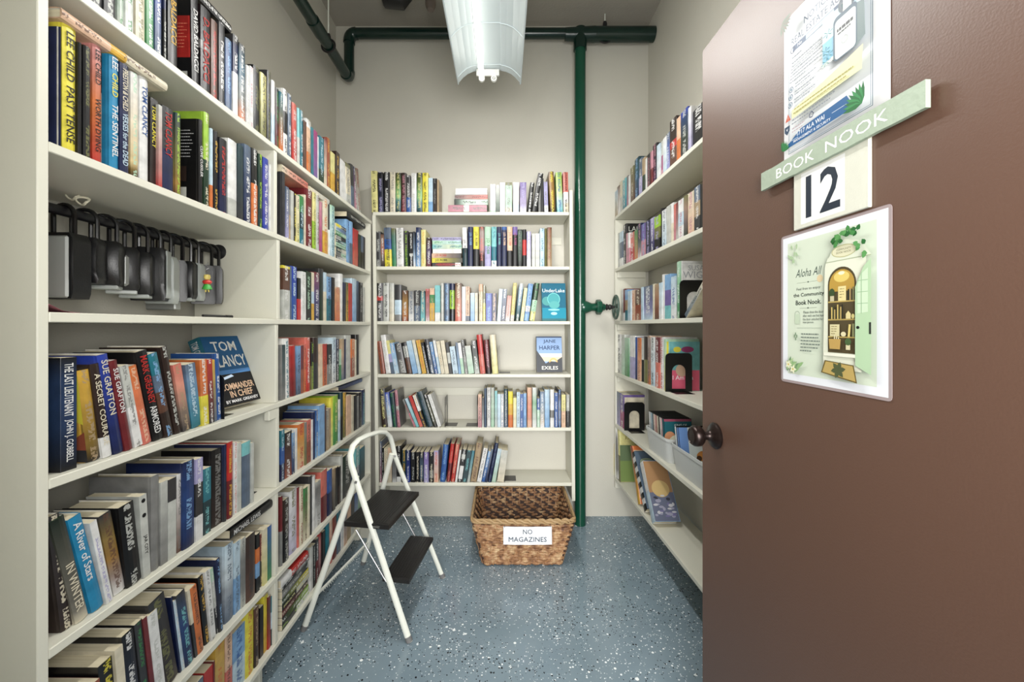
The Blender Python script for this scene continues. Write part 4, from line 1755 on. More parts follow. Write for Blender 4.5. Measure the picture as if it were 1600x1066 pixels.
# ------------------------------------------------------------------ key lockboxes on their rail
rail = empty('hanging_rail', (-1.0, 1.0, EYE + .262))
tag(rail, 'black rail under the second shelf of the near left bay', 'rail')
MB().tube([(0, -.28, 0), (0, .405, 0)], .0115, 14).build('rod', BLACKP, rail, smooth=True)
MB().lathe([(.002, 0), (.026, 0), (.026, .003), (.016, .007), (.012, .008)], 20, Matrix.Translation((0, .4115, 0)) @ Matrix.Rotation(math.pi / 2, 4, 'X')).build('flange', BLACKP, rail, smooth=True)
MB().box(-.006, .006, -.15, -.13, 0, .0225).build('bracket', BLACKP, rail)
LBG = mat('lockbox_grey', (.6, .62, .61), .42)
LBS = mat('lockbox_silver', (.55, .56, .55), .35, .3)
LBK = painted('lockbox_black', (.06, .062, .072), .36, .15, 30, .05, 300)
LBT = mat('lockbox_shackle', (.05, .05, .055), .25)


def lockbox(y, w, t, h, drop, m, rnd, label, face=None, dx=0.0, ang=0.0, extra=None):
    """body hangs from the rail by a U shackle; face towards the doorway (-Y)"""
    root = empty('lockbox', (-1.0 + dx, y, EYE + .262), (0, 0, ang))
    zt = -drop
    ru = .024
    path = [(-ru, 0, zt - .01)] + [(-ru * math.cos(a), 0, -.008 + ru * math.sin(a) * .98) for a in [math.pi * i / 10 for i in range(11)]] + [(ru, 0, zt - .01)]
    MB().tube(path, .0048, 8).build('shackle', LBT, root, smooth=True)
    # body: side profile in y-z lofted across x with rounded ends
    n = 7
    prof = []
    for i in range(13):
        f = i / 12
        z = zt - f * h
        bulge = rnd * math.sin(math.pi * min(1, f * 1.05)) ** .6
        prof.append((z, bulge))
    vs, fs = [], []
    cols = 9
    for z, b in prof:
        f = (zt - z) / h
        sx = w / 2 * (1 - .22 * max(0, 1 - f * 7) ** 2 - .12 * max(0, f * 7 - 6) ** 2)
        for k2 in range(cols):
            a = math.pi * k2 / (cols - 1)
            vs.append((sx * -math.cos(a), -t / 2 - b * math.sin(a) ** .5, z))
        vs.append((sx, t / 2, z))
        vs.append((-sx, t / 2, z))
    m_ = cols + 2
    for i in range(len(prof) - 1):
        for j in range(m_):
            q = (j + 1) % m_
            fs.append((i * m_ + j, (i + 1) * m_ + j, (i + 1) * m_ + q, i * m_ + q))
    fs.append(tuple(range(m_)))
    fs.append(tuple((len(prof) - 1) * m_ + j for j in range(m_ - 1, -1, -1)))
    MB().add(vs, fs).build('body', m, root, smooth=True)
    if face:
        fm, fw, fz0, fz1 = face
        MB().bbox(-fw / 2, fw / 2, -t / 2 - rnd - .006, -t / 2 - .002, zt - h * fz1, zt - h * fz0, .006).build('front_cover', fm, root)
    if extra == 'edge':
        MB().bbox(w / 2 - .002, w / 2 + .003, -t / 2, t / 2, zt - h * .95, zt - h * .05, .001).build('edge_strip', LBG, root)
    if extra == 'base':
        MB().bbox(-w * .42, w * .42, -t / 2 - .004, t / 2, zt - h - .008, zt - h + .002, .002).build('base_plate', LBG, root)
    return tag(root, label, 'key lockbox', 'key lockboxes hanging from the rail')


LB = [
    (.912, .085, .04, .148, .052, LBK, .004, 'black lockbox with pale grey curved front, first on the rail by the end panel', (LBG, .078, .06, .99), -.0, 0, None),
    (.952, .07, .03, .108, .052, LBK, .010, 'plain black lockbox, second on the rail from the end panel', None, .006, .3, None),
    (1.000, .074, .034, .112, .05, LBK, .016, 'glossy black lockbox with grey foot, third on the rail', None, .004, .5, 'base'),
    (1.047, .072, .030, .115, .055, LBK, .014, 'black lockbox with a scuffed grey patch, fourth on the rail', (LBS, .03, .2, .9), .004, .7, 'base'),
    (1.090, .074, .032, .118, .06, LBK, .014, 'black lockbox with grey base, fifth on the rail', None, .002, .5, 'base'),
    (1.132, .084, .030, .150, .04, LBK, .008, 'tall black lockbox with a silver edge, sixth on the rail', None, .002, .4, 'edge'),
    (1.170, .076, .028, .138, .058, LBG, .004, 'light grey lockbox hanging behind the silver edged one', (LBK, .05, .1, .8), .004, .2, None),
    (1.208, .07, .026, .125, .062, LBK, .001, 'flat rectangular black lockbox, eighth on the rail', None, .004, .7, None),
    (1.246, .074, .026, .116, .06, LBK, .012, 'rounded black lockbox, ninth on the rail', None, .002, .3, 'base'),
    (1.280, .074, .024, .12, .06, LBG, .010, 'grey and black lockbox with the toy charm beside it', (LBK, .06, .02, .75), .002, .2, None),
    (1.330, .07, .024, .128, .06, LBK, .001, 'flat rectangular black lockbox behind the toy charm', None, .004, .7, None),
    (1.366, .072, .024, .13, .055, LBK, .001, 'flat rectangular black lockbox, last on the rail by the divider', None, .002, .5, None),
]
for a in LB:
    y, w, t, h, drop, m, rnd, label, face, dx, ang, extra = a
    lockbox(y, w, t, h, drop, m, rnd, label, face, dx, ang, extra)
low = empty('lockbox', (-1.03, 1.215, EYE + .262))
MB().tube([(-.02, 0, -.17), (-.02, 0, 0), (-.01, 0, .014), (.01, 0, .014), (.02, 0, 0), (.02, 0, -.17)], .003, 6).build('shackle', LBT, low, smooth=True)
MB().bbox(-.045, .045, -.012, .012, -.212, -.165, .003).build('body', LBS, low)
tag(low, 'small grey metal lockbox hanging lowest below the others', 'key lockbox', 'key lockboxes hanging from the rail')

ch = empty('toy_charm', (-.93, 1.26, EYE + .19))
TOY = lambda n, c: mat('toy_' + n, c, .45)
MB().tube([(.004 * math.sin(i * 1.9), .003 * math.cos(i * 1.7), .012 - i * .0045) for i in range(9)], .0011, 5).build('chain', STEEL, ch)
MB().lathe([(.001, -.026), (.008, -.028), (.0095, -.036), (.007, -.043), (.002, -.045)], 12).build('head', TOY('yellow', (.88, .8, .45)), ch, smooth=True)
MB().lathe([(.003, -.044), (.011, -.046), (.013, -.051), (.009, -.057), (.004, -.058)], 12).build('garland', TOY('red', (.8, .22, .2)), ch, smooth=True)
MB().lathe([(.006, -.055), (.009, -.060), (.014, -.073), (.006, -.075)], 12).build('skirt', TOY('green', (.25, .62, .25)), ch, smooth=True)
for sx in (-.004, .004):
    MB().tube([(sx, 0, -.073), (sx * 1.3, 0, -.082)], .0022, 6).build('leg', TOY('yellow', (.88, .8, .45)), ch)
tag(ch, 'small yellow and green toy charm on a chain among the lockboxes', 'keychain charm')

rb = empty('ribbon_tie', (-.985, .935, EYE + .285))
for i, (ax, az) in enumerate(((-.02, .02), (.004, .008))):
    MB().tube([(ax + .014 * math.cos(t_ / 12 * 6.28), .004 * math.sin(t_), az + .009 * math.sin(t_ / 12 * 6.28)) for t_ in range(12)], .0016, 6, closed=True, flat=1.8).build('loop', mat('cream_ribbon', (.85, .83, .74), .6), rb)
tag(rb, 'cream ribbon tied in loops on the black rail', 'ribbon')

# pink cloth and pen on the shelf below the lockboxes
mb = MB()
vs, fs = [], []
for i in range(9):
    for j in range(9):
        u_, v_ = i / 8, j / 8
        hgt = .035 * math.exp(-((u_ - .2) ** 2 * 5 + (v_ - .5) ** 2 * 4)) + .006 * math.sin(9 * u_ + 4 * v_) * (1 - u_)
        vs.append((-.97 + .11 * v_ + .01 * math.sin(7 * u_), .71 + .13 * u_ + .008 * math.sin(6 * v_), LZ[2] + .002 + max(0, hgt)))
for i in range(8):
    for j in range(8):
        a_ = i * 9 + j
        fs.append((a_, a_ + 1, a_ + 10, a_ + 9))
o = mb.add(vs, fs).build('cleaning_cloth', mat('pink_cloth', (.78, .5, .57), .9), smooth=True)
tag(o, 'crumpled pink cloth on the shelf below the first lockbox', 'cloth')
pn = empty('pen', LEFT.pt(1.13, .02, LZ[2] + .004))
MB().tube([(0, -.045, 0), (0, .045, 0)], .0035, 8).build('barrel', BLACKP, pn)
MB().tube([(0, .045, 0), (0, .072, 0)], .0045, 8).build('cap', BLACKM, pn)
tag(pn, 'black pen lying at the front edge of the shelf under the lockboxes', 'pen')

# ------------------------------------------------------------------ step stool
stool = empty('step_stool', (-.58, 1.85, 0))
tag(stool, 'white folding step stool with two black steps on the floor', 'step stool')
si = Matrix.Translation((.58, -1.85, 0))


def sp(name, mb, m, smooth=True, parent=stool):
    o = mb.build(name, m, parent, smooth=smooth)
    o.data.transform(si)
    return o


rt = .0132
A0, A1 = Vector((-.372, 1.602, 0)), Vector((-.606, 1.66, .621))
B0, B1 = Vector((-.299, 2.01, 0)), Vector((-.538, 2.0, .618))
C0, D0 = Vector((-.827, 1.663, 0)), Vector((-.741, 2.124, 0))
pathF = [A0, A0.lerp(A1, .5), A1, Vector((-.631, 1.668, .69)), Vector((-.637, 1.675, .725)), Vector((-.634, 1.695, .757)), Vector((-.622, 1.73, .773)), Vector((-.605, 1.79, .775)),
         Vector((-.583, 1.875, .768)), Vector((-.565, 1.93, .753)), Vector((-.553, 1.965, .725)), Vector((-.546, 1.985, .68)), B1, B0.lerp(B1, .5), B0]
sp('front_frame', MB().tube(pathF, rt, 10, flat=.75), STOOLW)
Ap, Bp = A1 + Vector((-.012, .02, 0)), B1 + Vector((-.014, -.018, 0))
sp('rear_leg', MB().tube([C0, C0.lerp(Ap, .5), Ap + (Ap - C0).normalized() * .015], rt * .95, 10, flat=.75), STOOLW)
sp('rear_leg', MB().tube([D0, D0.lerp(Bp, .5), Bp + (Bp - D0).normalized() * .015], rt * .95, 10, flat=.75), STOOLW)
t1, t2 = .138 / .62, .138 / .62
bar = MB().tube([C0.lerp(Ap, t1), D0.lerp(Bp, t2)], .008, 8, flat=.5)
pc, pd = C0.lerp(Ap, t1), D0.lerp(Bp, t2)
for i in range(26):
    q = pc.lerp(pd, .12 + i * .03)
    bar.tube([q, q + Vector((.004, 0, -.010 - .008 * R.random()))], [.0022, .0006], 5)
sp('rear_crossbar', bar, STOOLW)
for P0 in (A0, B0, C0, D0):
    d = ((A1 - A0) if P0 is A0 else (B1 - B0) if P0 is B0 else (Ap - C0) if P0 is C0 else (Bp - D0)).normalized()
    sp('rubber_foot', MB().tube([P0 + Vector((0, 0, .002)), P0 + d * .022], .0135, 10), mat('grey_rubber', (.42, .42, .42), .7))
for P1 in (A1 + Vector((.002, -.010, 0)), B1 + Vector((.004, -.010, 0))):
    sp('rivet', MB().tube([P1 + Vector((0, -.004, 0)), P1 + Vector((-.004, .034, 0))], .006, 10), STEEL)
STEPM = painted('black_step_rubber', (.085, .08, .078), .42, .2, 30, .15, 220)


def step(name, c4, z0, z1, nr, u0):
    """c4: near-front, far-front, far-back, near-back"""
    mb = MB()
    P = [Vector((x, y, 0)) for x, y in c4]
    cen = sum(P, Vector()) / 4
    ins = [p.lerp(cen, .05) for p in P]
    vs = [(p.x, p.y, z0) for p in ins] + [(p.x, p.y, z0 + .004) for p in P] + [(p.x, p.y, z1 - .003) for p in P] + [(p.x, p.y, z1) for p in ins]
    fs = [(3, 2, 1, 0), (12, 13, 14, 15)]
    for l in range(3):
        for i in range(4):
            j = (i + 1) % 4
            fs.append((l * 4 + i, l * 4 + j, l * 4 + 4 + j, l * 4 + 4 + i))
    mb.add(vs, fs)
    st = sp(name, mb, STEPM, False)
    rb_ = MB()
    for i in range(nr):
        f = (i + .5) / nr
        a = ins[0].lerp(ins[3], .06 + .88 * f).lerp(cen, .02)
        b = ins[1].lerp(ins[2], .06 + .88 * f).lerp(cen, .02)
        rb_.tube([(a.x, a.y, z1), (b.x, b.y, z1)], .0016, 5)
    sp('grip_rib', rb_, STEPM, True, st)


step('upper_step', [(-.462, 1.625), (-.408, 1.955), (-.605, 1.985), (-.655, 1.655)], .432, .458, 14, 0)
step('lower_step', [(-.378, 1.622), (-.338, 1.955), (-.452, 1.972), (-.492, 1.64)], .214, .236, 8, 0)
for (a, b) in (((-.60, 1.64, .43), (-.474, 1.632, .222)), ((-.54, 1.975, .43), (-.425, 1.968, .222))):
    sp('brace_rod', MB().tube([a, b], .0032, 8), STEEL)
for (a, b) in (((-.500, 1.628, .445), (-.585, 1.66, .445)), ((-.45, 1.975, .445), (-.53, 1.99, .445))):
    sp('step_bracket', MB().tube([a, b], .0045, 8), STEEL)

# ------------------------------------------------------------------ wicker basket
WK = mat('wicker', (.7, .5, .33), .6)
N_, L_, B_ = nodes(WK)
tc_ = N_.new('ShaderNodeTexCoord').outputs['Object']
f_ = noise_tex(N_, L_, tc_, 26, 3, .7)
rp_ = N_.new('ShaderNodeValToRGB')
L_.new(f_, rp_.inputs[0])
rp_.color_ramp.elements[0].position = .3
rp_.color_ramp.elements[0].color = (*lin((.33, .2, .13)), 1)
rp_.color_ramp.elements[1].position = .72
rp_.color_ramp.elements[1].color = (*lin((.80, .69, .53)), 1)
e_ = rp_.color_ramp.elements.new(.5)
e_.color = (*lin((.60, .44, .30)), 1)
L_.new(rp_.outputs[0], B_.inputs['Base Color'])
WK_SHADE = painted('shaded_wicker', (.2, .12, .08), .7, .4, 30, .3, 80)  # shade inside the basket put into the liner colour
basket = empty('wicker_basket', (.106, 2.28, 0))
tag(basket, 'woven wicker basket with a paper sign, on the floor under the back bookcase', 'basket')


def bcorner(t):
    """corner rectangle at height fraction t: x0,x1,y0,y1 (local)"""
    return (-.212 - .055 * t, .212 + .061 * t, -.168 - .032 * t, .17 + .10 * t)


def ring_pts(t, amp, phase, step_=.0105, inset=0.0, stakes=.034):
    x0, x1, y0, y1 = bcorner(t)
    x0 += inset
    x1 -= inset
    y0 += inset
    y1 -= inset
    r = .028
    z = .012 + t * .232
    pts = []
    base = rrect(x0, x1, y0, y1, r, 3)
    # resample
    n = len(base)
    tot = 0
    segs_ = []
    for i in range(n):
        a, b = Vector(base[i]), Vector(base[(i + 1) % n])
        segs_.append((a, b, (b - a).length))
        tot += (b - a).length
    m = int(tot / step_)
    m -= m % 2
    for q in range(m):
        s_ = q * tot / m
        for a, b, l in segs_:
            if s_ <= l:
                break
            s_ -= l
        p = a.lerp(b, s_ / max(l, 1e-6))
        nx = Vector((b.y - a.y, a.x - b.x)).normalized()
        w_ = amp * math.sin(2 * math.pi * (q * tot / m) / (2 * stakes) + phase)
        pts.append((p.x + nx.x * w_, p.y + nx.y * w_, z + .0022 * math.sin(q * 1.3 + phase * 2) + .0012 * math.sin(q * .7)))
    return pts


NR = 17
for i in range(NR):
    t = (i + .3) / NR * .96
    big = .0098 if i < 3 else .0076
    pts = ring_pts(t, .0045, math.pi * (i % 2) + .3 * i * 0)
    rs = [big * (1 + .22 * math.sin(j * .9 + i)) for j in range(len(pts))]
    MB().tube(pts, rs, 7, closed=True, flat=.75, up=(0, 0, 1)).build('strand', WK, basket, smooth=True)
x0, x1, y0, y1 = bcorner(.0)
X0, X1, Y0, Y1 = bcorner(1.0)
mb = MB()
cn = 0
for (ax, ay, bx_, by_, Ax, Ay, Bx, By, n) in ((x0, y0, x1, y0, X0, Y0, X1, Y0, 11), (x1, y0, x1, y1, X1, Y0, X1, Y1, 9), (x1, y1, x0, y1, X1, Y1, X0, Y1, 11), (x0, y1, x0, y0, X0, Y1, X0, Y0, 9)):
    for i in range(n):
        f = (i + .5) / n
        p0 = Vector((ax, ay, .006)).lerp(Vector((bx_, by_, .006)), f)
        p1 = Vector((Ax, Ay, .25)).lerp(Vector((Bx, By, .25)), f)
        MB().tube([p0, p0.lerp(p1, .5), p1], .0045, 6).build('stake', WK, basket, smooth=True)
# liner and bottom close the gaps between strands; dark brown paints the inside shade
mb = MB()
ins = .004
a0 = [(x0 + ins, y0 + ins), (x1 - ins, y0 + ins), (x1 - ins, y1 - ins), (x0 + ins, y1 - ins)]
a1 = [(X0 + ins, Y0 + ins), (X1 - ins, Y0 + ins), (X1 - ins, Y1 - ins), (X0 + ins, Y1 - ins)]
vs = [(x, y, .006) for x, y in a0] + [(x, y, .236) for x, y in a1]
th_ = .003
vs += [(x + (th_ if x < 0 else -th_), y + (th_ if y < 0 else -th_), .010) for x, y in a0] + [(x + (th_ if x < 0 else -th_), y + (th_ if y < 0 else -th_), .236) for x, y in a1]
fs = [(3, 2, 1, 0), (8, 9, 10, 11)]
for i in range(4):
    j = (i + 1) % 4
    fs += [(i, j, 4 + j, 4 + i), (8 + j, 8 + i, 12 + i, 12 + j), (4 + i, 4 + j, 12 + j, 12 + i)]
mb.add(vs, fs).build('shade_liner', WK_SHADE, basket)
rim = ring_pts(1.02, 0, 0, .008)
for ph in (0, 2.094, 4.188):
    pts = []
    for j, p in enumerate(rim):
        a = j * .42 + ph
        pts.append((p[0] + .0 , p[1] + .006 * math.cos(a), p[2] + .008 * math.sin(a) + .002 + 0.004 * math.sin(2 * math.pi * j / len(rim) * 2)))
    n_ = len(pts)
    MB().tube(pts, .0072, 7, closed=True).build('rim_braid', painted('rim_rope', (.62, .51, .36), .6, .2, 40, .2, 100), basket, smooth=True)

sign = empty('paper_sign', (.13, 2.28 - .218, .185), (math.radians(-7), 0, 0))
w_, h_ = .125, .088
mb = MB()
vs, fs = [], []
for j in range(3):
    for i in range(13):
        vs.append((-w_ + 2 * w_ * i / 12, -.004 * math.sin(i / 12 * math.pi) + .0012 * math.sin(i * 1.7), -h_ / 2 + h_ * j / 2))
for j in range(2):
    for i in range(12):
        a_ = j * 13 + i
        fs.append((a_, a_ + 1, a_ + 14, a_ + 13))
n_ = len(vs)
vs2 = [(x, y + .0004, z) for x, y, z in vs]
fs2 = [tuple(n_ + i for i in f[::-1]) for f in fs]
mb.add(vs + vs2, fs + fs2).build('sheet', PAPERM, sign)
fl = Flat()
fl.text('NO', 0, .020, .023, (.12, .2, .26), w=.048)
fl.text('MAGAZINES', 0, -.017, .023, (.12, .2, .26), w=.195)
fl.build('lettering', sign, Matrix(((1, 0, 0, 0), (0, 0, -1, -.0062), (0, 1, 0, 0), (0, 0, 0, 1))))
for sx in (-1, 1):
    MB().tube([(sx * .118, -.002, h_ / 2 - .004), (sx * .119, .004, h_ / 2 + .012), (sx * .119, .012, h_ / 2 + .028)], .0012, 6).build('tie', BLACKP, sign)
tag(sign, 'white paper sign reading NO MAGAZINES tied to the front of the wicker basket', 'sign')

# ------------------------------------------------------------------ pipes


def elbow(p0, pc, p1, n=6):
    """quarter bend: points from p0 to p1 around the corner pc"""
    p0, pc, p1 = Vector(p0), Vector(pc), Vector(p1)
    out = []
    for i in range(n + 1):
        t = i / n
        out.append(p0.lerp(pc, t).lerp(pc.lerp(p1, t), t))
    return out


pipe = empty('standpipe', (.496, 2.555, 0))
tag(pipe, 'thick green painted pipe running floor to ceiling beside the back bookcase', 'pipe')
pi_ = Matrix.Translation((-.496, -2.555, 0))


def pp(name, mb, m, parent=pipe, T_=pi_):
    o = mb.build(name, m, parent, smooth=True)
    o.data.transform(T_)
    return o


ztop = EYE + (CY - 53) * 2.55 / F
pp('riser', MB().tube([(.496, 2.555, 0), (.496, 2.555, ztop)], .0355, 24), GREEN)
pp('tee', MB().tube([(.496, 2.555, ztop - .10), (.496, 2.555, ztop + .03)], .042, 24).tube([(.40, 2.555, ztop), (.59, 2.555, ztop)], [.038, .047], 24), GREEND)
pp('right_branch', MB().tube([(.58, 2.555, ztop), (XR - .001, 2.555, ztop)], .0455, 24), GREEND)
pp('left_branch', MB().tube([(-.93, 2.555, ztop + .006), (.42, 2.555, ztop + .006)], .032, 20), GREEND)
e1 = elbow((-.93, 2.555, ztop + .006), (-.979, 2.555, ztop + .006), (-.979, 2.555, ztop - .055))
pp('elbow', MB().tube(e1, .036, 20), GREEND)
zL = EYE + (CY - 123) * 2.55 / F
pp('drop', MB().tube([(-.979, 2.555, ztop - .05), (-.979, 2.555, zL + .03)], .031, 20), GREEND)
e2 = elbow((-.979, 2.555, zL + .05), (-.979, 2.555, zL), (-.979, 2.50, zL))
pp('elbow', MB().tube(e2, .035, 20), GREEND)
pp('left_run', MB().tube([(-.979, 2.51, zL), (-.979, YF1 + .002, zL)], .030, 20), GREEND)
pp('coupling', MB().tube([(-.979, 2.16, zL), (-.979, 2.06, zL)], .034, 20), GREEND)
HR = painted('hanger_iron', (.1, .09, .09), .6, .2, 30, .1, 100)


def hanger(x, y, zc, r, label):
    root = empty('pipe_hanger', (x, y, zc))
    MB().tube([((r + .006) * math.cos(a), 0, (r + .006) * math.sin(a)) for a in [6.2832 * i / 20 for i in range(20)]], .006, 6, closed=True).build('ring', HR, root, smooth=True)
    MB().tube([(0, 0, r + .03), (0, 0, ZC - zc)], .004, 6).build('rod', STOOLW, root)
    MB().lathe([(.002, 0), (.012, .002), (.014, .014), (.010, .03), (.003, .034)], 12, Matrix.Translation((0, 0, r + .004))).build('nut', HR, root, smooth=True)
    return tag(root, label, 'pipe hanger')


hanger(-.979, 2.25, zL, .031, 'iron hanger with thin rod holding the green pipe along the left wall')
hanger(.655, 2.555, ztop, .047, 'iron hanger holding the green pipe near the right wall')

# valve
zv = EYE + (CY - 480) * 2.53 / F
valve = empty('gate_valve', (.56, 2.535, zv))
tag(valve, 'green valve with iron handwheel on the standpipe near the right bookcase', 'valve')
RY = Matrix.Rotation(math.pi / 2, 4, 'Y')
MB().lathe([(.040, -.062), (.043, -.058), (.043, .02 - .05), (.030, .0), (.026, .01), (.026, .04), (.03, .042)], 20, Matrix.Translation((-.0, .015, 0)) @ RY).build('branch', GREEN, valve, smooth=True)
MB().lathe([(.026, .03), (.046, .034), (.048, .042), (.048, .062), (.040, .068), (.028, .07), (.022, .086), (.02, .09)], 8, RY).build('bonnet', GREEN, valve)
MB().lathe([(.014, .085), (.014, .095), (.020, .098), (.020, .104), (.013, .11), (.018, .118), (.018, .124), (.012, .13), (.012, .138), (.006, .14), (.006, .172), (.003, .173)], 14, RY).build('stem', HR, valve, smooth=True)
wheel = MB().tube([(.158 + .0 * math.cos(4 * a), .062 * math.cos(a), .072 * math.sin(a)) for a in [6.2832 * i / 32 for i in range(32)]], .0075, 8, closed=True)
for i in range(5):
    a = 6.2832 * i / 5 + .3
    wheel.tube([(.158, 0, 0), (.158, .060 * math.cos(a), .07 * math.sin(a))], .005, 6)
wheel.build('handwheel', painted('wheel_iron', (.25, .33, .29), .45, .3, 40, .2, 90), valve, smooth=True)

# drain fittings under the ceiling
df = empty('drain_trap', (-.62, 2.28, ZC))
zb = EYE + (CY - 21) * 2.3 / F - ZC
MB().tube([(-.03, 0, 0), (-.03, 0, zb + .12), (-.02, 0, zb + .075), (.03, 0, zb + .07), (.065, 0, zb + .12), (.085, 0, 0)], .06, 16).build('bend', BLACKP, df, smooth=True)
tag(df, 'black drain trap hanging under the ceiling left of the lamp', 'drain pipe')
df = empty('pipe_stub', (-.41, 2.28, ZC))
MB().lathe([(.003, zb), (.02, zb + .004), (.03, zb + .03), (.031, 0)], 16).build('cap', painted('grey_cast', (.42, .38, .35), .6, .15, 30, .1, 90), df, smooth=True)
tag(df, 'grey pipe stub hanging under the ceiling beside the black trap', 'pipe stub')

# ------------------------------------------------------------------ fluorescent lamp
lamp = empty('fluorescent_lamp', (-.063, 1.33, 2.437))
tag(lamp, 'white fluorescent lamp with curved reflector and one lit tube, hanging overhead', 'lamp')
REF = mat('reflector_enamel', (.76, .80, .81), .3)
half = [(-.150, 0), (-.149, .004), (-.128, .028), (-.105, .047), (-.080, .058), (-.056, .063), (-.054, .066)]
prof = half + [(-x, z) for x, z in reversed(half)]
vs, fs = [], []
t_ = .0016
L = .605
n_ = len(prof)
for yy in (-L, L):
    vs += [(x, yy, z) for x, z in prof]
    vs += [(x * 1.01, yy, z + t_) for x, z in prof]
for i in range(n_ - 1):
    fs.append((i, i + 1, 2 * n_ + i + 1, 2 * n_ + i))
    fs.append((n_ + i + 1, n_ + i, 3 * n_ + i, 3 * n_ + i + 1))
    fs.append((i + 1, i, n_ + i, n_ + i + 1))
    fs.append((2 * n_ + i, 2 * n_ + i + 1, 3 * n_ + i + 1, 3 * n_ + i))
fs.append((0, 2 * n_, 3 * n_, n_))
fs.append((n_ - 1, 2 * n_ - 1, 4 * n_ - 1, 3 * n_ - 1))
MB().add(vs, fs).build('reflector', REF, lamp)
for sx in (-1, 1):
    MB().bbox(sx * .150 - .003, sx * .150 + .003, -L, L, -.004, .008, .001).build('edge_lip', REF, lamp)
for yy in (-.585, -.3, 0, .3, .56):
    MB().tube([(x, yy, z - .0015) for x, z in prof[1:-1]], .0022, 5).build('pressed_rib', REF, lamp, smooth=True)
MB().bbox(-.05, .05, -L + .01, L - .01, .067, .12, .003).build('ballast_housing', REF, lamp)
EM = mat('lit_tube', (1, 1, 1), .4, emit=(1, .985, .94), estr=TUBE_STRENGTH)
MB().tube([(-.036, -L + .03, .016), (-.036, L - .03, .016)], .0128, 14).build('tube', EM, lamp, smooth=True)
SOC = mat('socket_plastic', (.88, .88, .86), .4)
for yy in (-L + .014, L - .014):
    MB().bbox(-.062, .048, yy - .006, yy + .006, .030, .060, .002).build('socket_bar', SOC, lamp)
    for xx in (-.036, .022):
        s_ = MB().lathe([(.001, -.006), (.0145, -.006), (.0145, .006), (.001, .006)], 14, Matrix.Translation((xx, yy, .016)) @ Matrix.Rotation(math.pi / 2, 4, 'X')).build('socket', SOC, lamp, smooth=True)
        MB().bbox(xx - .011, xx + .011, yy - .0055, yy + .0055, .018, .034, .001).build('socket_neck', SOC, s_)
        MB().tube([(xx + .006 * math.cos(a), yy + (-.0065 if yy > 0 else .0065), .016 + .006 * math.sin(a)) for a in [6.2832 * i / 12 for i in range(12)]], .0012, 5, closed=True).build('pin_ring', mat('socket_ring_grey', (.5, .5, .5), .5), s_)  # grey ring round the socket pins
for yy in (-.4, .4):
    MB().tube([(0, yy, .12), (0, yy, ZC - 2.437)], .003, 6).build('hanger_rod', STEEL, lamp)

# ------------------------------------------------------------------ door and its signs
DT = .036
door = empty('door_1', (.576, 0, 0), (0, 0, math.atan(.0144)))
tag(door, kind='structure')
# local: x away from the room side face, y = depth
Dw0, Dw1 = .205, 1.121
dl = MB().bbox(0, DT, Dw0, Dw1, .012, 2.035, .002).build('door_leaf', DOORM, door)
KN = painted('oil_rubbed_bronze', (.16, .12, .11), .28, .3, 60, .03, 200)
KN.node_tree.nodes['Principled BSDF'].inputs['Metallic'].default_value = .7
MX = Matrix.Translation((0, 1.052, EYE - .288)) @ Matrix.Rotation(-math.pi / 2, 4, 'Y')
kb = MB().lathe([(.002, 0), (.034, 0), (.0345, .003), (.031, .006), (.029, .009), (.018, .013), (.013, .018), (.0105, .024), (.0105, .031), (.014, .034), (.021, .037), (.0265, .043), (.0275, .051), (.0265, .058), (.0225, .064), (.019, .0655), (.018, .064), (.002, .0645)], 28, MX)
kb.build('door_knob', KN, door, smooth=True)
kb = MB().lathe([(.002, DT * -1 - 0), (.034, -DT - .001), (.031, -DT - .006), (.012, -DT - .018), (.0105, -DT - .03), (.024, -DT - .04), (.0275, -DT - .05), (.019, -DT - .064), (.002, -DT - .0645)], 24, MX)
kb.build('door_knob', KN, door, smooth=True)
MB().bbox(.006, DT - .006, Dw1 - .001, Dw1 + .0012, EYE - .288 - .028, EYE - .288 + .028, .0005).build('latch_plate', STEEL, door)
for zz in (.25, 1.05, 1.82):
    MB().tube([(-.004, Dw0 - .004, zz), (-.004, Dw0 - .004, zz + .09)], .006, 10).build('hinge', KN, door)


def on_door(D, z, off):
    """frame on the door's room face: x towards the doorway (right as seen), y up, z out of the face"""
    M = door.matrix_basis @ Matrix(((0, 0, -1, -off), (-1, 0, 0, D), (0, 1, 0, 0), (0, 0, 0, 1)))
    M = Matrix.Translation((0, 0, EYE + z)) @ M
    return M


Dp = lambda x: .576 * F / (x - 776)
# community notice (lower, laminated)
post = empty('laminated_notice')
post.matrix_world = on_door((.8066 + .5825) / 2, .0345, .0008)
W, H = .2265, .2895
MB().prism(rrect(-W / 2, W / 2, -H / 2, H / 2, .006, 3), 0, .0006).build('laminate', mat('laminate_film', (.55, .5, .5), .12), post)
f = Flat(step=.00005, z=.0006, tone=.84)
w, h = .2159, .2794
f.rect(-w / 2, -h / 2, w / 2, h / 2, (.93, .94, .96))
bg = (.85, .89, .81)
x0, x1, y0, y1 = -w / 2 + .013, w / 2 - .018, -h / 2 + .013, h / 2 - .012
f.rect(x0, y0, x1, y1, bg)
cxs = x0 + .28 * (x1 - x0)
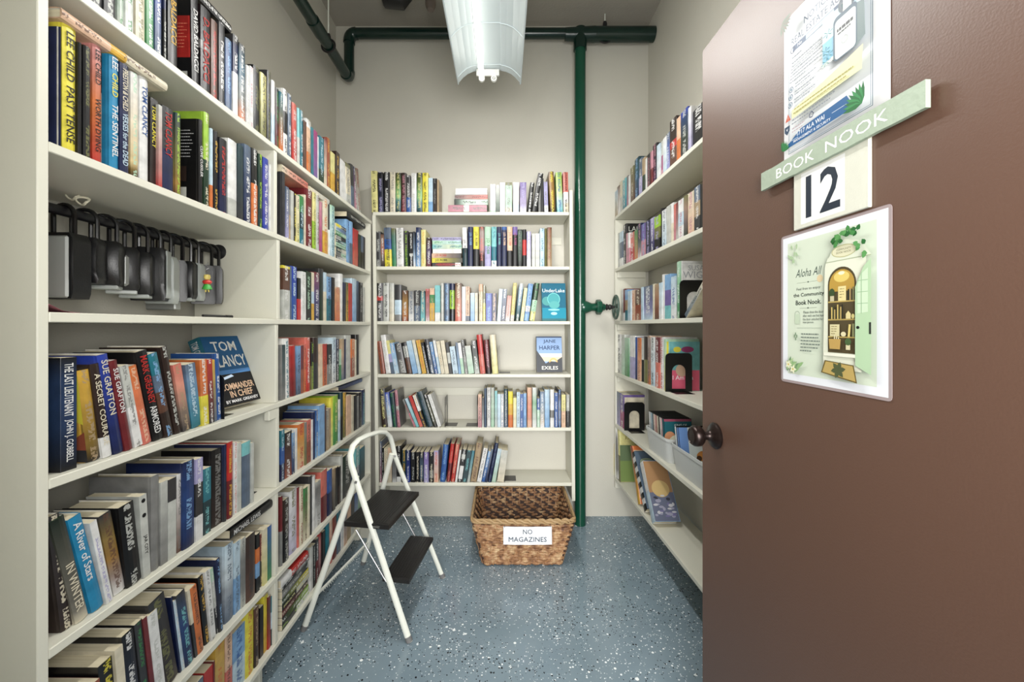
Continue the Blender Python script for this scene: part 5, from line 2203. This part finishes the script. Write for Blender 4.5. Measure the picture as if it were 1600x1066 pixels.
# left half: text
f.text('Aloha All', cxs, y1 - .062, .015, (.2, .27, .25), w=.062, shear=.35)
f.rect(cxs - .028, y1 - .0805, cxs + .028, y1 - .080, (.5, .55, .48))
f.ell(cxs, y1 - .0802, .0014, .0014, (.25, .3, .28))
f.ell(cxs + .027, y1 - .077, .007, .007, (.9, .82, .66), 8)
f.text('Feel free to enjoy', cxs, y1 - .0925, .0062, (.25, .3, .28), w=.056)
f.text('the Community', cxs, y1 - .104, .0088, (.1, .16, .14), w=.072, bold=.01)
f.text('Book Nook.', cxs, y1 - .1175, .0088, (.1, .16, .14), w=.060, bold=.015)
f.rect(cxs - .02, y1 - .1285, cxs + .02, y1 - .128, (.5, .55, .48))
f.ell(cxs, y1 - .1282, .0014, .0014, (.25, .3, .28))
f.text('Please close the door', cxs + .012, y1 - .136, .0045, (.3, .35, .33), w=.046)
f.text('after each use but leave', cxs + .013, y1 - .1425, .0045, (.3, .35, .33), w=.050)
f.text('the door unlocked for the', cxs + .015, y1 - .149, .0045, (.3, .35, .33), w=.054)
f.text('next person.', cxs + .001, y1 - .1555, .0045, (.3, .35, .33), w=.026)
f.ring(cxs - .026, y1 - .139, .006, .0006, (.5, .58, .5), 14)
f.rect(cxs - .032, y1 - .158, cxs - .020, y1 - .139, (.78, .84, .74))
f.rect(cxs - .026, y1 - .1655, cxs + .03, y1 - .165, (.6, .65, .58))
f.lines(cxs - .016, y1 - .1775, cxs + .030, 6, .0062, .0020, (.42, .47, .44), rnd=random.Random(3))
for i, (dx, dy) in enumerate(((0, 0), (-.003, .005), (.003, .005), (0, .009))):
    f.ell(cxs - .027 + dx, y1 - .186 + dy, .0016, .0035, (.5, .6, .48), 8)


def leaf(fx, fy, L_, a, c, ww=.35):
    co_, si_ = math.cos(a), math.sin(a)
    pts = [(0, 0), (.3, ww / 2), (.65, ww / 2.4), (1, 0), (.65, -ww / 2.4), (.3, -ww / 2)]
    f.poly([(fx + L_ * (u * co_ - v * si_), fy + L_ * (u * si_ + v * co_)) for u, v in pts], c)


rl = random.Random(5)
for i in range(9):
    leaf(x0 + .004 + .003 * i, y1 - .004 - rl.random() * .03, .012, rl.uniform(-1.9, -.4), (.68, .78, .62))
for i in range(14):
    leaf(x0 + rl.random() * .03, y0 + .004 + rl.random() * .012, .02, rl.uniform(.1, 1.7), rl.choice(((.45, .6, .42), (.58, .72, .5), (.7, .8, .6))))
for (ax, ay) in ((x0 + .008, y0 + .018), (x0 + .020, y0 + .010)):
    for i in range(5):
        leaf(ax, ay, .009, i * 1.2566, (.93, .93, .80), .6)
    f.ell(ax, ay, .002, .002, (.85, .75, .35), 8)
# right half: arched cabinet
cb0, cb1 = x0 + .095, x1
f.poly([(cb0 - .004, y0 + .02), (cb1 - .02, y0 + .02), (cb1 - .012, y1 - .05), (cb0 + .006, y1 - .045), (cb0, y1 - .06)], (.90, .91, .83))
f.poly([(cb0 + .004, y1 - .052), (cb1 - .004, y1 - .052), (cb1 - .02, y1 - .028), (cb0 + .04, y1 - .018), (cb0 + .015, y1 - .034)], (.88, .9, .82))
f.rect(cb0 + .002, y1 - .0535, cb1 - .004, y1 - .052, (.68, .72, .6))
f.ell(cb0 + .038, y1 - .038, .024, .0105, (.72, .72, .52))
f.ell(cb0 + .038, y1 - .038, .0225, .0092, (.88, .87, .74))
f.text('COMMUNITY', cb0 + .038, y1 - .035, .0032, (.45, .45, .35), w=.028)
f.text('BOOK NOOK', cb0 + .038, y1 - .040, .0032, (.45, .45, .35), w=.028)
ac, ar = cb0 + .034, .027
yt_, ybm = y1 - .092, y0 + .048
arch = [(ac - ar, ybm), (ac + ar, ybm), (ac + ar, yt_)] + [(ac + ar * math.cos(math.pi * i / 14), yt_ + ar * 1.05 * math.sin(math.pi * i / 14)) for i in range(15)] + [(ac - ar, yt_)]
f.poly(arch, (.33, .29, .2))
arch2 = [(ac + (ar - .003) * math.cos(math.pi * i / 14), yt_ + (ar - .003) * math.sin(math.pi * i / 14)) for i in range(15)]
f.poly(arch2 + [(ac - ar + .003, yt_ - .012), (ac + ar - .003, yt_ - .012)], (.74, .6, .28))
f.ell(ac, yt_ + .012, .015, .009, (.9, .8, .45))
f.ell(ac, yt_ + .018, .006, .003, (1, .97, .8))
for i, ys_ in enumerate((.028, .058, .087)):
    f.rect(ac - ar + .001, yt_ - ys_ - .0022, ac + ar - .001, yt_ - ys_, (.78, .68, .4))
f.rect(ac - .006, yt_ - .028, ac + .009, yt_ - .004, (.92, .86, .62))
f.lines(ac - .003, yt_ - .009, ac + .006, 4, .0045, .0010, (.5, .45, .3), rnd=rl)
f.ell(ac - .018, yt_ - .014, .006, .008, (.25, .32, .2), 9)
f.rect(ac - .0215, yt_ - .028, ac - .0135, yt_ - .019, (.8, .76, .62))
for i in range(4):
    f.rect(ac + .013 + i * .003, yt_ - .028, ac + .0155 + i * .003, yt_ - .010 + .003 * (i % 2), ((.2, .22, .18), (.7, .6, .4), (.3, .28, .2), (.5, .5, .35))[i])
for i in range(9):
    f.rect(ac - .022 + i * .003, yt_ - .058, ac - .0195 + i * .003, yt_ - .042 + .004 * (i % 3), ((.2, .2, .16), (.85, .75, .45), (.3, .3, .2), (.75, .65, .4))[i % 4])
f.poly([(ac + .01, yt_ - .058), (ac + .019, yt_ - .058), (ac + .019, yt_ - .050), (ac + .0145, yt_ - .045), (ac + .01, yt_ - .050)], (.88, .82, .6))
f.ell(ac + .023, yt_ - .054, .003, .004, (.8, .75, .5), 9)
f.rect(ac - .021, yt_ - .087, ac - .002, yt_ - .067, (.86, .82, .64))
f.lines(ac - .018, yt_ - .071, ac - .006, 4, .004, .001, (.5, .45, .3), rnd=rl)
f.ell(ac + .006, yt_ - .083, .005, .004, (.88, .84, .68), 10)
f.poly([(ac + .014, yt_ - .087), (ac + .018, yt_ - .087), (ac + .020, yt_ - .067), (ac + .016, yt_ - .067)], (.88, .8, .5))
f.rect(ac + .022, yt_ - .087, ac + .026, yt_ - .066, (.5, .5, .35))
f.poly([(ac - .021, ybm + .006), (ac - .0005, ybm + .006), (ac + .001, ybm + .023), (ac - .0225, ybm + .023)], (.75, .62, .36))
for i in range(3):
    f.rect(ac - .012 + i * .004, ybm + .023, ac - .010 + i * .004, ybm + .030 - i * .002, (.9, .86, .7))
f.rect(ac + .011, ybm + .006, ac + .019, ybm + .014, (.85, .82, .66))
f.ell(ac + .015, ybm + .019, .006, .006, (.3, .4, .25), 9)
f.rect(ac - ar - .006, ybm - .006, ac + ar + .004, ybm - .001, (.93, .93, .86))
f.poly([(ac + ar + .001, y0 + .030), (cb1 - .001, y0 + .018), (cb1 - .001, y1 - .058), (cb1 - .014, y1 - .07), (ac + ar + .001, y1 - .10)], (.72, .83, .68))
f.poly([(ac + ar + .005, yt_ - .05), (cb1 - .006, yt_ - .048), (cb1 - .006, yt_ + .02), (ac + ar + .012, yt_ + .012), (ac + ar + .005, yt_ - .005)], (.82, .9, .78))
for i in range(3):
    f.rect(ac + ar + .005, yt_ - .035 + i * .018, cb1 - .006, yt_ - .034 + i * .018, (.62, .75, .6))
f.rect(ac + ar + .0115, yt_ - .05, ac + ar + .0125, yt_ + .014, (.62, .75, .6))
f.ell(ac + ar + .006, yt_ - .072, .003, .0025, (.15, .15, .15), 9)
f.rect(cb1 - .004, yt_ - .082, cb1 - .0005, yt_ - .064, (.2, .22, .2))
f.poly([(cb0 - .004, y0 + .012), (cb0 + .066, y0 + .002), (cb0 + .060, y0 + .030), (cb0 + .004, y0 + .034)], (.42, .36, .2))
f.poly([(cb0 - .001, y0 + .0135), (cb0 + .0635, y0 + .0045), (cb0 + .058, y0 + .0285), (cb0 + .006, y0 + .0322)], (.74, .64, .38))
for i in range(6):
    leaf(cb0 + .031, y0 + .0195, .0145, i * 1.047 + .2, (.33, .36, .24), .6)
for i in range(30):
    t__ = rl.random()
    leaf(cb0 + .020 + t__ * .062 + rl.uniform(-.003, .003), y1 - .022 + .016 * math.sin(t__ * 3) - (.035 * rl.random() if t__ > .75 else .008 * rl.random()), .010, rl.uniform(0, 6.28), rl.choice(((.2, .42, .22), (.3, .55, .3), (.38, .62, .36))), .8)
f.build('printed_page', post, rough=.12)
tag(post, 'laminated notice with an arched book cabinet picture on the brown door', 'notice')

# agents' notice (upper)
post = empty('paper_notice')
D1_, D2_ = .798, .586
post.matrix_world = on_door((D1_ + D2_) / 2, .328 + .1397, .0008)
w, h = .2159, .2794
cut = .020
MB().prism([(-w / 2, -h / 2), (w / 2, -h / 2), (w / 2, h / 2), (-w / 2 + cut, h / 2), (-w / 2, h / 2 - cut * .6)], 0, .0004).build('sheet', mat('notice_paper', (.77, .77, .775), .6), post)
f = Flat(step=.00005, z=.0004, tone=.82)
x0, x1, y0, y1 = -w / 2 + .012, w / 2 - .027, -h / 2 + .010, h / 2 - .008
NVY, BLU, TEAL_ = (.1, .2, .34), (.12, .36, .6), (.35, .52, .56)
f.rect(x0, y0, x1, y1, (.2, .35, .45))
f.rect(x0 + .0009, y0 + .0009, x1 - .0009, y1 - .0009, (.93, .95, .96))
f.rect(x0 + .003, y0 + .003, x1 - .003, y1 - .003, (.25, .42, .55))
f.rect(x0 + .0036, y0 + .0036, x1 - .0036, y1 - .0036, (.93, .945, .955))
cx_ = (x0 + x1) / 2 - .012
f.text('NOTICE TO', cx_ + .006, y1 - .027, .013, (.36, .42, .5), w=.085, bold=.02)
f.text('REAL ESTATE AGENTS', cx_ + .004, y1 - .047, .013, (.36, .42, .5), w=.145, bold=.02)
f.rect(x0 + .012, y1 - .068, x1 - .03, y1 - .057, (.16, .3, .45))
f.rect(x0 + .045, y1 - .067, x1 - .07, y1 - .058, (.72, .8, .84))
f.ring(x0 + .012, y1 - .064, .006, .0014, NVY, 16)
f.text('No', x0 + .03, y1 - .0625, .006, (.95, .95, .97), bold=.02)
f.text('Please', x1 - .05, y1 - .0625, .006, (.95, .95, .97), bold=.02)
r3 = random.Random(11)
TXC = (.48, .52, .56)
f.lines(x0 + .010, y1 - .080, x0 + .034, 1, .007, .0020, TXC, 1, r3)
f.lines(x0 + .010, y1 - .090, x0 + .088, 7, .0064, .0018, TXC, .5, r3)
for i, yy in enumerate((y1 - .142, y1 - .157, y1 - .172)):
    f.ring(x0 + .014, yy, .0055, .0013, (.15, .32, .45), 16)
    f.ell(x0 + .014, yy, .002, .003, (.3, .45, .55), 8)
    f.lines(x0 + .025, yy + .004, x0 + .080, 2, .006, .0018, TXC, .7, r3)
# picture of a lockbox
f.rect(x0 + .092, y1 - .150, x1 - .008, y1 - .070, (.8, .9, .94))
f.rect(x0 + .092, y1 - .150, x0 + .12, y1 - .110, (.5, .76, .88))
f.poly([(x0 + .09, y1 - .150), (x1 - .006, y1 - .150), (x1 - .006, y1 - .139), (x0 + .09, y1 - .145)], (.88, .93, .9))
for (px_, py_) in ((x0 + .103, y1 - .098), (x0 + .097, y1 - .125), (x0 + .104, y1 - .135), (x0 + .1, y1 - .146)):
    for i in range(6):
        a = i * 1.047 + .3
        f.poly([(px_, py_), (px_ + .009 * math.cos(a - .2), py_ + .006 * math.sin(a - .2)), (px_ + .011 * math.cos(a), py_ + .007 * math.sin(a))], (.15, .48, .48))
f.ring(x0 + .142, y1 - .072, .017, .006, (.22, .3, .35), 24)
f.rect(x0 + .134, y1 - .096, x0 + .150, y1 - .064, (.86, .87, .82))
f.ell(x0 + .144, y1 - .060, .008, .005, (.25, .25, .24))
f.poly([(x0 + .157, y1 - .09), (x0 + .172, y1 - .094), (x0 + .174, y1 - .15), (x0 + .157, y1 - .158)], (.42, .5, .5))
f.poly(rrect(x0 + .116, x0 + .160, y1 - .158, y1 - .085, .008, 4), (.2, .32, .4))
f.poly(rrect(x0 + .119, x0 + .158, y1 - .156, y1 - .092, .006, 4), (.84, .86, .85))
f.lines(x0 + .123, y1 - .112, x0 + .153, 1, .005, .005, (.1, .12, .15), 1, r3)
f.lines(x0 + .125, y1 - .117, x0 + .150, 1, .005, .002, (.2, .22, .25), 1, r3)
f.ring(x0 + .138, y1 - .132, .006, .0006, (.7, .73, .74), 14)
# highlighted lines
f.poly([(x0 + .022, y1 - .203), (x1 - .008, y1 - .200), (x1 - .006, y1 - .163), (x0 + .12, y1 - .172), (x0 + .022, y1 - .187)], (.95, .95, .72))
f.lines(x0 + .028, y1 - .189, x1 - .02, 2, .0075, .0022, (.66, .62, .35), .9, r3)
f.poly([(x0 + .008, y1 - .204), (x0 + .022, y1 - .204), (x0 + .015, y1 - .190)], (.8, .32, .2))
f.text('!', x0 + .015, y1 - .199, .007, (.98, .9, .8), bold=.03)
f.lines(x0 + .026, y1 - .209, x1 - .04, 2, .0068, .0018, TXC, .8, r3)
f.poly([(x0 + .008, y1 - .214), (x0 + .022, y1 - .214), (x0 + .0215, y1 - .224), (x0 + .015, y1 - .231), (x0 + .0085, y1 - .224)], (.13, .25, .36))
f.text('v', x0 + .015, y1 - .221, .005, (.95, .95, .97), bold=.04)
f.lines(x0 + .028, y1 - .226, x0 + .06, 2, .006, .0018, (.75, .65, .68), .8, r3)
f.ring(x0 + .075, y1 - .222, .006, .002, NVY, 5)
# foot band
f.poly([(x0 + .014, y0 + .004), (x1 - .016, y0 + .006), (x1 - .03, y0 + .032), (x0 + .05, y0 + .027), (x0 + .02, y0 + .012)], (.1, .36, .58))
f.text('1717 ALA WAI', cx_ - .004, y0 + .021, .008, (.95, .96, .98), w=.062, bold=.03)
f.text('MANAGEMENT & SECURITY', cx_ - .002, y0 + .0105, .005, (.95, .96, .98), w=.084, bold=.02)
f.rect(x0 + .026, y0 + .014, x0 + .044, y0 + .0148, (.85, .9, .95))
f.rect(x1 - .058, y0 + .018, x1 - .03, y0 + .0188, (.85, .9, .95))
for (ax, ay, L_, a0, a1_) in ((x1 - .003, y0 + .004, .034, 1.5, 3.1), (x0 + .004, y0 + .004, .020, 0, 1.7), (x0 + .004, y1 - .006, .026, -1.7, .1)):
    for i in range(9):
        leaf(ax, ay, L_, a0 + (a1_ - a0) * i / 8, ((.1, .42, .2), (.2, .55, .3))[i % 2] if ax > 0 or ay < 0 else ((.25, .35, .22), (.35, .3, .2))[i % 2], .22)
f.build('printed_page', post, rough=.4)
tag(post, 'white notice with a padlock picture at the top of the brown door', 'notice')

# house number board with 12
nb = empty('number_board')
nb.matrix_world = on_door((.768 + .613) / 2, .237, 0)
w = .155
CREAMB = painted('cream_board', (.72, .72, .67), .5, .04, 10, .06, 100)
MB().bbox(-w / 2, w / 2, -.054, .062, .0, .006, .001).build('board', CREAMB, nb)
f = Flat(step=.00006, z=.0061, tone=.86)
f.rect(-.059, -.047, .036, .047, (.93, .93, .92))
f.rect(-.047, -.038, -.034, .038, (.13, .17, .22))
f.text('2', .006, 0, .076, (.13, .17, .22), w=.042, bold=.045)
f.build('digits', nb)
tag(nb, 'cream number board with black 12 on the brown door', 'number sign')

# name board
bn = empty('name_board')
bn.matrix_world = on_door((.851 + .5248) / 2, .306, .0065) @ Matrix.Rotation(.002, 4, 'Z')
w = .326
mb = MB()
rj = random.Random(2)
top = [(-w / 2 + w * i / 20, .0185 + rj.uniform(-.0006, .0006)) for i in range(21)]
bot = [(w / 2 - w * i / 20, -.0185 + rj.uniform(-.0006, .0006)) for i in range(21)]
outl = bot[::-1] + top[::-1]
mb.prism(outl, 0, .007)
mb.build('board', painted('sage_paint', (.55, .6, .53), .5, .05, 12, .08, 120), bn)
f = Flat(step=.0001, z=.0071, tone=.92)
for wd, cx_, ww_ in (('BOOK', -.069, .096), ('NOOK', .058, .11)):
    f.text(wd, cx_, 0, .019, (.94, .95, .93), w=ww_)
# serifs
f.build('lettering', bn)
tag(bn, 'sage green wooden strip lettered BOOK NOOK across the brown door', 'sign')
